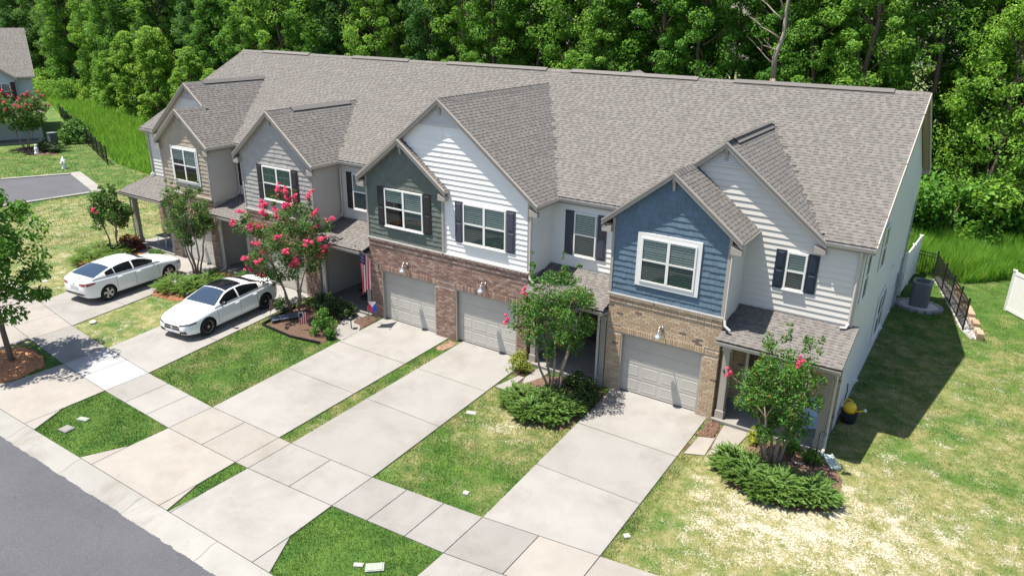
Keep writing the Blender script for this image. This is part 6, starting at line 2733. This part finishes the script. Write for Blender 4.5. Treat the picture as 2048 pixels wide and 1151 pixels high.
# chair and table on the end porches
t = thing("cushioned_chair", "pale blue cushioned chair on the end house porch", "chair", (6.45, .75, .11), R_(30))
mb = MB()
mb.cbox((0, 0, .38), (.55, .55, .14))
part("seat_cushion", mb, M_BLUEC, t)
mb = MB()
mb.prism([(-.27, .2, .45), (.27, .2, .45), (.26, .34, .95), (-.26, .34, .95)], (0, .1, 0))
part("back_cushion", mb, M_BLUEC, t)
for sx in (-.24, .24):
    for sy in (-.24, .24):
        mb = MB()
        mb.cbox((sx, sy, .155), (.04, .04, .31))
        part("leg", mb, M_BLACK, t)
t = thing("glass_table", "glass topped patio table on the tan gabled house porch", "table", (-25.6, .55, .11))
mb = MB()
mb.cbox((0, 0, .55), (.8, .6, .03))
part("table_top", mb, mat("table_glass", (.10, .16, .19), .1, spec=1.), t)
for sx in (-.34, .34):
    for sy in (-.24, .24):
        mb = MB()
        mb.tube([(sx, sy, 0), (sx * .9, sy * .9, .535)], .018, 6)
        part("leg", mb, M_PLASTW, t)
t = thing("patio_chair", "white framed chair behind the glass patio table", "chair", (-25.6, 1.15, .11))
mb = MB()
mb.cbox((0, 0, .42), (.5, .4, .04))
part("seat", mb, M_BLUEC, t)
mb = MB()
mb.cbox((0, .2, .70), (.5, .035, .5))
part("backrest", mb, M_BLUEC, t)
for sx in (-.24, .24):
    mb = MB()
    mb.tube([(sx, -.2, 0), (sx, -.2, .62), (sx, .2, .66)], .016, 6)
    part("armrest", mb, M_PLASTW, t)
    mb = MB()
    mb.tube([(sx, .2, 0), (sx, .22, .95)], .016, 6)
    part("rear_leg", mb, M_PLASTW, t)

# pots and hook in the bed of the end house
t = thing("flower_pot", "small round flower pot in the end house bed", "pot", (6.55, -.85, .06))
mb = MB()
mb.lathe([(.10, 0), (.13, .06), (.14, .18), (.15, .20), (.13, .20), (.12, .16), (.02, .16)], (0, 0, 0), 18)
part("pot", mb, M_TERRA, t, True)
mb = MB()
mb.lathe([(.17, -.02), (.19, .015), (.16, .015), (.02, .01)], (0, 0, 0), 18)
part("saucer", mb, mat("saucer_pale", (.4, .38, .34), .6), t, True)
t = thing("shepherd_hook", "black shepherd hook standing in the end house bed", "garden hook", (7.0, -1.05, .03))
mb = MB()
mb.tube([(0, 0, -.1), (0, 0, 1.15), (.03, 0, 1.24), (.10, 0, 1.27), (.16, 0, 1.22), (.16, 0, 1.14)], .011, 6)
part("rod", mb, M_BLACK, t, True)
# splash block
t = tag(obj("splash_block", MB().prism([(7.02, -.10, .02), (7.28, -.03, .02), (7.62, -.62, .02), (7.38, -.72, .02)], (0, 0, .05)).mesh("splash_block", mat("splash_green", (.42, .50, .48), .5)), None), "pale plastic splash block under the end porch downspout", "splash block")
for a, b in (((7.02, -.10), (7.38, -.72)), ((7.28, -.03), (7.62, -.62))):
    mb = MB()
    d = Vector((b[0] - a[0], b[1] - a[1], 0))
    mb.cbox(((a[0] + b[0]) / 2, (a[1] + b[1]) / 2, .09), (d.length, .03, .05), math.atan2(d.y, d.x))
    part("rim", mb, MATS["splash_green"], t)
# watering can on a dark pot
t = thing("plant_pot", "dark blue pot beside the pale end wall", "pot", (7.28, 2.35, 0))
mb = MB()
mb.lathe([(.20, 0), (.24, .20), (.26, .36), (.275, .38), (.25, .38), (.23, .33), (.02, .33)], (0, 0, 0), 20)
part("pot", mb, M_POT, t, True)
t = thing("watering_can", "yellow watering can standing on the dark blue pot", "watering can", (7.28, 2.35, .385), R_(-20))
mb = MB()
mb.lathe([(.17, -.05), (.19, .02), (.18, .16), (.13, .24), (.05, .27)], (0, 0, 0), 18)
part("body", mb, M_YEL, t, True)
mb = MB()
mb.tube([(.15, 0, .03), (.30, 0, .10), (.42, 0, .18)], [.035, .028, .022], 8)
part("spout", mb, M_YEL, t, True)
mb = MB()
mb.tube([(.42, 0, .18), (.48, 0, .22)], [.03, .055], 10)
part("rose", mb, M_PLASTW, t, True)
mb = MB()
mb.tube([(-.15, 0, .10), (-.22, 0, .22), (-.12, 0, .36), (.04, 0, .34), (.08, 0, .24)], .018, 8)
part("handle", mb, M_YEL, t, True)
t = thing("garden_hose", "dark garden hose hanging down the end wall by the pot", "hose", (7.0, 2.7, 0), world=True)
mb = MB()
mb.tube([(7.03, 2.9, 1.0), (7.06, 2.8, .8), (7.05, 2.65, .55), (7.1, 2.55, .3), (7.03, 2.2, .12), (7.05, 1.95, .04)], .018, 7)
part("hose", mb, M_BLACK, t, True)

# air conditioner on its pad
t = thing("air_conditioner", "grey outdoor air conditioner beside the end wall", "air conditioner", (7.95, 14.35, .10))
mb = MB()
hw_ = .37
cs = [(hw_ * math.copysign(abs(math.cos(a)) ** .45, math.cos(a)), hw_ * math.copysign(abs(math.sin(a)) ** .45, math.sin(a))) for a in np.linspace(0, 2 * math.pi, 33)[:-1]]
mb.prism([(x, y, 0) for x, y in cs], (0, 0, 1.02))
part("cabinet", mb, M_ACG, t)
for k in range(14):
    mb = MB()
    z = .08 + k * .066
    mb.prism([(x * 1.015, y * 1.015, z) for x, y in cs], (0, 0, .022))
    part("louvre", mb, M_ACG, t)
mb = MB()
mb.prism([(x * 1.04, y * 1.04, 1.022) for x, y in cs], (0, 0, .07))
part("lid", mb, M_ACT, t)
mb = MB()
mb.lathe([(.28, 0), (.28, .012), (.02, .02)], (0, 0, 1.093), 24)
part("fan_guard", mb, M_BLACK, t)
for k in range(4):
    mb = MB()
    r0 = .07 + k * .06
    mb.tube([(r0 * math.cos(a), r0 * math.sin(a), 1.115) for a in np.linspace(0, 2 * math.pi, 24)], .006, 5, False)
    part("guard_wire", mb, M_ACT, t)
pad = thing("equipment_pad", "rounded pad edged with grey blocks under the air conditioner", "pad", (7.95, 14.3, 0))
mb = MB()
ov = [(.02 + .78 * math.cos(a), .62 * math.sin(a)) for a in np.linspace(0, 2 * math.pi, 29)[:-1]]
mb.prism([(x, y, .0) for x, y in ov], (0, 0, .095))
part("gravel_bed", mb, M_STONE, pad)
for k in range(18):
    a = 2 * math.pi * k / 18
    mb = MB()
    mb.cbox((.02 + .86 * math.cos(a), .70 * math.sin(a), .06), (.17, .25, .12), math.atan2(.70 * math.sin(a), .86 * math.cos(a)))
    part("edging_block", mb, mat("block_grey", (.22, .22, .225), .85, rnd=.2), pad)

# black metal fence
def metal_fence(label, pts, h, spacing, pick=True, group=None):
    t = thing("metal_fence", label, "fence", (pts[0][0], pts[0][1], 0), world=True, group=group)
    for (a, b) in zip(pts[:-1], pts[1:]):
        d = Vector((b[0] - a[0], b[1] - a[1], 0))
        L = d.length
        d.normalize()
        ang = math.atan2(d.y, d.x)
        for z in (.12, h - .22, h - .05):
            mb = MB()
            mb.cbox(((a[0] + b[0]) / 2, (a[1] + b[1]) / 2, z), (L, .03, .035), ang)
            part("rail", mb, M_BLACK, t)
        n = int(L / spacing)
        pm = MB()
        pm.box(-.009, .009, -.009, .009, .06, h)
        pme = pm.mesh("picket", M_BLACK)
        for k in range(1, n):
            o = obj("picket", pme, t)
            o.matrix_basis = Matrix.Translation((a[0] + d.x * L * k / n, a[1] + d.y * L * k / n, 0)) @ Matrix.Rotation(ang, 4, 'Z')
    for p in pts:
        mb = MB()
        mb.cbox((p[0], p[1], (h + .1) / 2), (.07, .07, h + .1))
        mb.cbox((p[0], p[1], h + .12), (.085, .085, .035))
        part("post", mb, M_BLACK, t)
    return t


metal_fence("black metal picket fence around the end house back yard", [(7.2, 19.15), (8.12, 18.85), (8.62, 17.0), (9.05, 15.4), (9.42, 13.95), (9.75, 12.55)], 1.25, .11)
metal_fence("black metal picket fence between the far lawn and the tall grass", [(-48.4, 10.25), (-50.6, 11.1), (-52.9, 11.95), (-55.2, 12.85), (-57.8, 13.8), (-60.6, 14.9), (-63.6, 16.05), (-67., 17.3), (-70.6, 18.7), (-74., 20.), (-77.3, 21.25)], 1.35, .24)
# gravel strip and stepped retaining wall along the fence
gp = [(8.1, 19.0), (8.62, 17.0), (9.0, 15.4), (9.38, 13.95), (9.72, 12.5), (10.05, 11.75), (10.35, 11.85), (10.15, 12.8), (9.75, 14.6), (9.4, 16.2), (8.95, 17.9), (8.35, 19.2)]
SLABS.append(gp)
mb = MB()
mb.add([(x, y, .012) for x, y in gp], [tuple(range(len(gp)))])
gr = obj("gravel_strip", mb.mesh("gravel_strip", M_STONE), None, "structure")
X = rng.uniform(8, 10.5, 5200)
Y = rng.uniform(11.6, 19.3, 5200)
k = in_poly(X, Y, gp)
X, Y = X[k], Y[k]
rock = MB()
rock.hexa([(-.5, -.4, 0), (.45, -.5, 0), (.5, .45, 0), (-.4, .5, 0), (-.3, -.25, .6), (.3, -.3, .65), (.28, .3, .55), (-.25, .3, .6)])
rme = rock.mesh("stone", M_STONE)
Ms = []
for x, y in zip(X, Y):
    s = random.uniform(.05, .11)
    Ms.append(Matrix.Translation((x, y, .012)) @ Matrix.Rotation(random.uniform(0, 6.28), 4, 'Z') @ Matrix.Diagonal((s, s, s * .8, 1)))
join_pieces("gravel_stones", rme, Ms, gr, M_STONE)
rw = thing("retaining_wall", "low tan block retaining wall beside the gravel and black fence", "retaining wall", (10.3, 12.4, 0), world=True)
wl_pts = [(10.38, 11.8), (10.2, 12.9), (9.86, 14.5), (9.5, 16.1), (9.1, 17.7)]
for a, b in zip(wl_pts[:-1], wl_pts[1:]):
    d = Vector((b[0] - a[0], b[1] - a[1], 0))
    L = d.length
    n = max(2, int(L / .42))
    for k in range(n):
        for c in range(1 if k % 2 else 2):
            mb = MB()
            p = Vector((a[0], a[1], 0)) + d * ((k + .5) / n)
            mb.cbox((p.x, p.y, .07 + c * .135), (L / n - .012, .24, .13), math.atan2(d.y, d.x))
            part("block", mb, M_PAVER, rw)

# white vinyl fences
def vinyl(label, a, b, h, panels):
    t = thing("vinyl_fence", label, "fence", (a[0], a[1], 0), world=True)
    d = Vector((b[0] - a[0], b[1] - a[1], 0))
    ang = math.atan2(d.y, d.x)
    for k in range(panels + 1):
        p = Vector((a[0], a[1], 0)) + d * (k / panels)
        mb = MB()
        mb.cbox((p.x, p.y, h / 2), (.12, .12, h))
        part("post", mb, M_VINYL, t)
        mb = MB()
        mb.cbox((p.x, p.y, h + .02), (.15, .15, .04))
        part("post_cap", mb, M_VINYL, t)
    for k in range(panels):
        p0 = Vector((a[0], a[1], 0)) + d * (k / panels)
        L = d.length / panels
        u = d.normalized()
        n = 12
        for z in (.12, h - .08):
            c = p0 + u * L / 2
            mb = MB()
            mb.cbox((c.x, c.y, z), (L - .12, .05, .14), ang)
            part("rail", mb, M_VINYL, t)
        for j in range(n):
            c = p0 + u * (.06 + (L - .12) * (j + .5) / n)
            mb = MB()
            mb.cbox((c.x, c.y, h / 2 + .02), ((L - .12) / n - .004, .022, h - .34), ang)
            part("board", mb, M_VINYL, t)
    return t


vinyl("white vinyl privacy fence running back from the end wall", (7.06, 15.35), (7.25, 19.0), 1.95, 2)
vinyl("white vinyl privacy fence panel at the neighbouring yard beyond the lawn", (11.12, 16.1), (13.4, 13.2), 1.8, 2)

# fire hydrant
t = thing("fire_hydrant", "white fire hydrant on the grass by the dead-end street", "fire hydrant", (-49.6, 7.55, 0))
mb = MB()
mb.lathe([(.20, 0), (.20, .04), (.14, .05), (.14, .55), (.17, .56), (.17, .62), (.15, .63), (.13, .74), (.06, .82), (.05, .90), (.02, .91)], (0, 0, 0), 18)
part("barrel", mb, M_PLASTW, t, True)
for a in (0, math.pi / 2, math.pi):
    mb = MB()
    mb.tube([(.12 * math.cos(a), -.12 * math.sin(a), .46), (.25 * math.cos(a), -.25 * math.sin(a), .46)], .085, 12)
    part("nozzle", mb, M_PLASTW, t)

M_LIDW = mat('lid_weathered', (.36, .35, .33), .7, var=.5, vscale=9)
# covers in the grass
def cover(name, label, x, y, dx, dy, m_, rz=0., z=.045, cat="cover"):
    mb = MB()
    mb.cbox((0, 0, z / 2), (dx, dy, z))
    mb.cbox((0, 0, z + .006), (dx * .82, dy * .8, .012))
    o = obj(name, mb.mesh(name, m_), None)
    o.location = (x, y, .0)
    o.rotation_euler = (0, 0, rz)
    tag(o, label, cat)


cover("meter_cover", "square grey concrete meter cover in the street verge grass", -11.9, -11.55, .36, .30, M_CONC_GREY, .1)
cover("oval_cover", "oval pale green lid in the verge near the square meter cover", -12.05, -10.98, .36, .18, mat("lid_green", (.26, .29, .24), .6, var=.4, vscale=8), .3)
cover("utility_box", "pale green utility lid at the bottom edge of the picture", -.35, -10.66, .42, .26, MATS["lid_green"], .7)
cover("small_lid", "small white lid beside the pale green utility lid", -.72, -10.8, .22, .12, M_LIDW, .5, .03)
cover("cleanout_cap", "flat white cover on the lawn near the long driveways", -2.62, -3.93, .32, .2, M_LIDW, .3, .02)
cover("valve_cap", "small round white cap in worn grass near the pavement", -.3, -7.3, .15, .15, M_LIDW, .3, .04)
cover("valve_cap", "small white cap in the lawn beside the last driveway", 3.9, -6.45, .15, .15, M_LIDW, .8, .04)
cover("yard_lid", "white lid on the lawn beside the fastback car", -25.4, -5.6, .3, .25, M_LIDW, .3, .02)
t = thing("white_stone", "white stone on the lawn between the two driveways with cars", "stone", (-19.0, -6.9, 0))
mb = MB()
mb.lathe([(.05, 0), (.14, .03), (.12, .09), (.04, .12)], (0, 0, 0), 9)
part("stone", mb, M_PLASTW, t, True)

# ---------------------------------------------------------------- distant house
def far_house():
    ang = R_(66)
    h_ = Vector((math.cos(ang), math.sin(ang), 0))
    n_ = Vector((math.sin(ang), -math.cos(ang), 0))
    c = Vector((-64.45, 13.25, 0))          # front right corner under the eave
    t = thing("neighbour_house", "blue-grey house with dark red shutters beyond the dead-end street", "house", c, world=True)
    M_BG = mat("siding_bluegrey", (.50, .54, .56), .6, rnd=.02)
    M_SHR = mat("shutter_dark_red", (.06, .012, .015), .5)
    LEN, DEP, EZ, RZ = 16., 12.5, 5.6, 9.45
    P = lambda u, d, z: Vector((c.x - h_.x * u - n_.x * d, c.y - h_.y * u - n_.y * d, z))
    mb = MB()
    mb.prism([P(0, 0, 0), P(LEN, 0, 0), P(LEN, DEP, 0), P(0, DEP, 0)], (0, 0, EZ))
    part("wall_core", mb, M_BG, t)
    mb = MB()
    mb.prism([P(.0, 0, EZ), P(.0, DEP, EZ), P(.0, DEP / 2, RZ - .15)], -h_ * LEN)
    part("gable_core", mb, M_BG, t)
    pl = Plane(P(LEN, 0, 0), h_, n_)
    w_ = wall_back(pl, [(LEN - 7, 2.9), (LEN, 2.9), (LEN, 5.45), (LEN - 7, 5.45)], "front_wall", t, M_BG, .01)
    lap_siding(pl, [(LEN - 7, 2.9), (LEN, 2.9), (LEN, 5.45), (LEN - 7, 5.45)], w_, M_BG, .2, .02)
    pend = []
    for sg in (0, 1):
        q = [P(-.3, -.4, EZ), P(LEN, -.4, EZ), P(LEN, DEP / 2, RZ), P(-.3, DEP / 2, RZ)] if sg == 0 else [P(-.3, DEP + .4, EZ), P(LEN, DEP + .4, EZ), P(LEN, DEP / 2, RZ), P(-.3, DEP / 2, RZ)]
        dk = part("roof", deck_slab(q, .1), M_DECK, t)
        if sg == 0:
            roof_plane(pend, dk, [q[1], q[0], q[3], q[2]], expo=.2)
        else:
            bk = deck_slab([p + Vector((0, 0, .02)) for p in q], .01)
            part("rear_shingles", bk, M_SHINGLE, dk, kind="stuff")
    place(pend, "shingle", ME_SHINGLE, 0, "shingle_field", M_SHINGLE)
    # front gable beyond
    gq = [P(1.1, -.9, EZ - .1), P(1.1, 1.2, EZ - .1), P(4.5, 4.6, EZ + 2.4), P(4.5, -.9, EZ + 2.4)]
    dk = part("gable_roof", deck_slab(gq, .1), M_DECK, t)
    pend = []
    roof_plane(pend, dk, gq, expo=.2)
    place(pend, "shingle", ME_SHINGLE, 0, "shingle_field", M_SHINGLE)
    mb = MB()
    mb.prism([P(1.1, -.93, EZ - .1), P(4.5, -.93, EZ + 2.4), P(4.5, -.93, EZ + 2.15), P(1.1, -.93, EZ - .35)], -n_ * .04)
    part("rake_board", mb, M_TRIM, t)
    mb = MB()
    mb.prism([P(1.3, -.6, 2.9), P(LEN, -.6, 2.9), P(LEN, -.6, EZ), P(4.5, -.6, EZ + 2.1), P(1.3, -.6, EZ - .05)], -n_ * .6)
    part("gable_wall", mb, M_BG, t)
    gp_ = Plane(P(LEN, -.6, 0), h_, n_)
    lap_siding(gp_, [(LEN - 6, 2.9), (LEN - 1.3, 2.9), (LEN - 1.3, 5.45), (LEN - 6, 5.45)], t.children[-1], M_BG, .2, .02)
    window(t, gp_, LEN - 2.4, LEN - 1.72, 3.75, 5.1, 1)
    shutter(t, gp_, LEN - 2.82, LEN - 2.45, 3.7, 5.2, M_SHR)
    shutter(t, gp_, LEN - 1.68, LEN - 1.33, 3.7, 5.2, M_SHR)
    gutter(t, P(-.3, -.4, EZ - .02), P(1.1, -.4, EZ - .02), n_)
    # porch
    q = [P(-.2, -2.2, 2.55), P(LEN, -2.2, 2.55), P(LEN, 0, 3.0), P(-.2, 0, 3.0)]
    dk = part("porch_roof", deck_slab(q, .12), M_SHINGLE, t)
    for u in (.3, 4.2):
        pc = P(u, -1.9, 0)
        mb = MB()
        mb.cbox((pc.x, pc.y, 1.22), (.24, .24, 2.44), ang)
        part("porch_post", mb, M_TRIM, t)
    mb = MB()
    mb.prism([P(-.1, -2.3, .0), P(LEN, -2.3, 0), P(LEN, 0, 0), P(-.1, 0, 0)], (0, 0, .13))
    part("porch_floor", mb, M_CONC, t)
    mb = MB()
    mb.prism([P(4.9, -.62, .13), P(6.0, -.62, .13), P(6.0, -.62, 2.2), P(4.9, -.62, 2.2)], n_ * .03)
    part("front_door", mb, M_DOORD, t)
    return t


far_house()
lay_tabs()
# low planting, statue and air conditioner by the distant house
shrub("clipped_hedge", "clipped yellowish hedge beside the distant blue-grey house", (-57.6, 10.3, 0), 1.5, .5, .9, M_BOX, 36, 60, .14, 61, .28)
shrub("corner_shrub", "bright green shrub at the corner of the distant house", (-60.5, 14.2, 0), 1.5, 1.2, 2.4, M_BRIGHT, 40, 70, .2, 62, .45)
t = thing("garden_statue", "small white garden statue before the clipped hedge", "statue", (-57.2, 9.2, 0))
mb = MB()
mb.lathe([(.22, 0), (.2, .15), (.12, .2), (.17, .4), (.13, .58), (.07, .62), (.10, .72), (.06, .82), (.01, .84)], (0, 0, 0), 14)
part("figure", mb, M_PLASTW, t, True)
t = thing("air_conditioner", "grey outdoor air conditioner beside the distant house", "air conditioner", (-61.0, 12.4, 0))
mb = MB()
mb.prism([(x * .9, y * .9, 0) for x, y in cs], (0, 0, .95))
part("cabinet", mb, M_ACG, t)
mb = MB()
mb.prism([(x * .95, y * .95, .95) for x, y in cs], (0, 0, .08))
part("lid", mb, M_ACT, t)
mulch_bed("", [(-61.2, 9.0), (-61.4, 10.6), (-57., 11.2), (-55.8, 10.2), (-56.6, 8.9)], M_MULCH, 300)
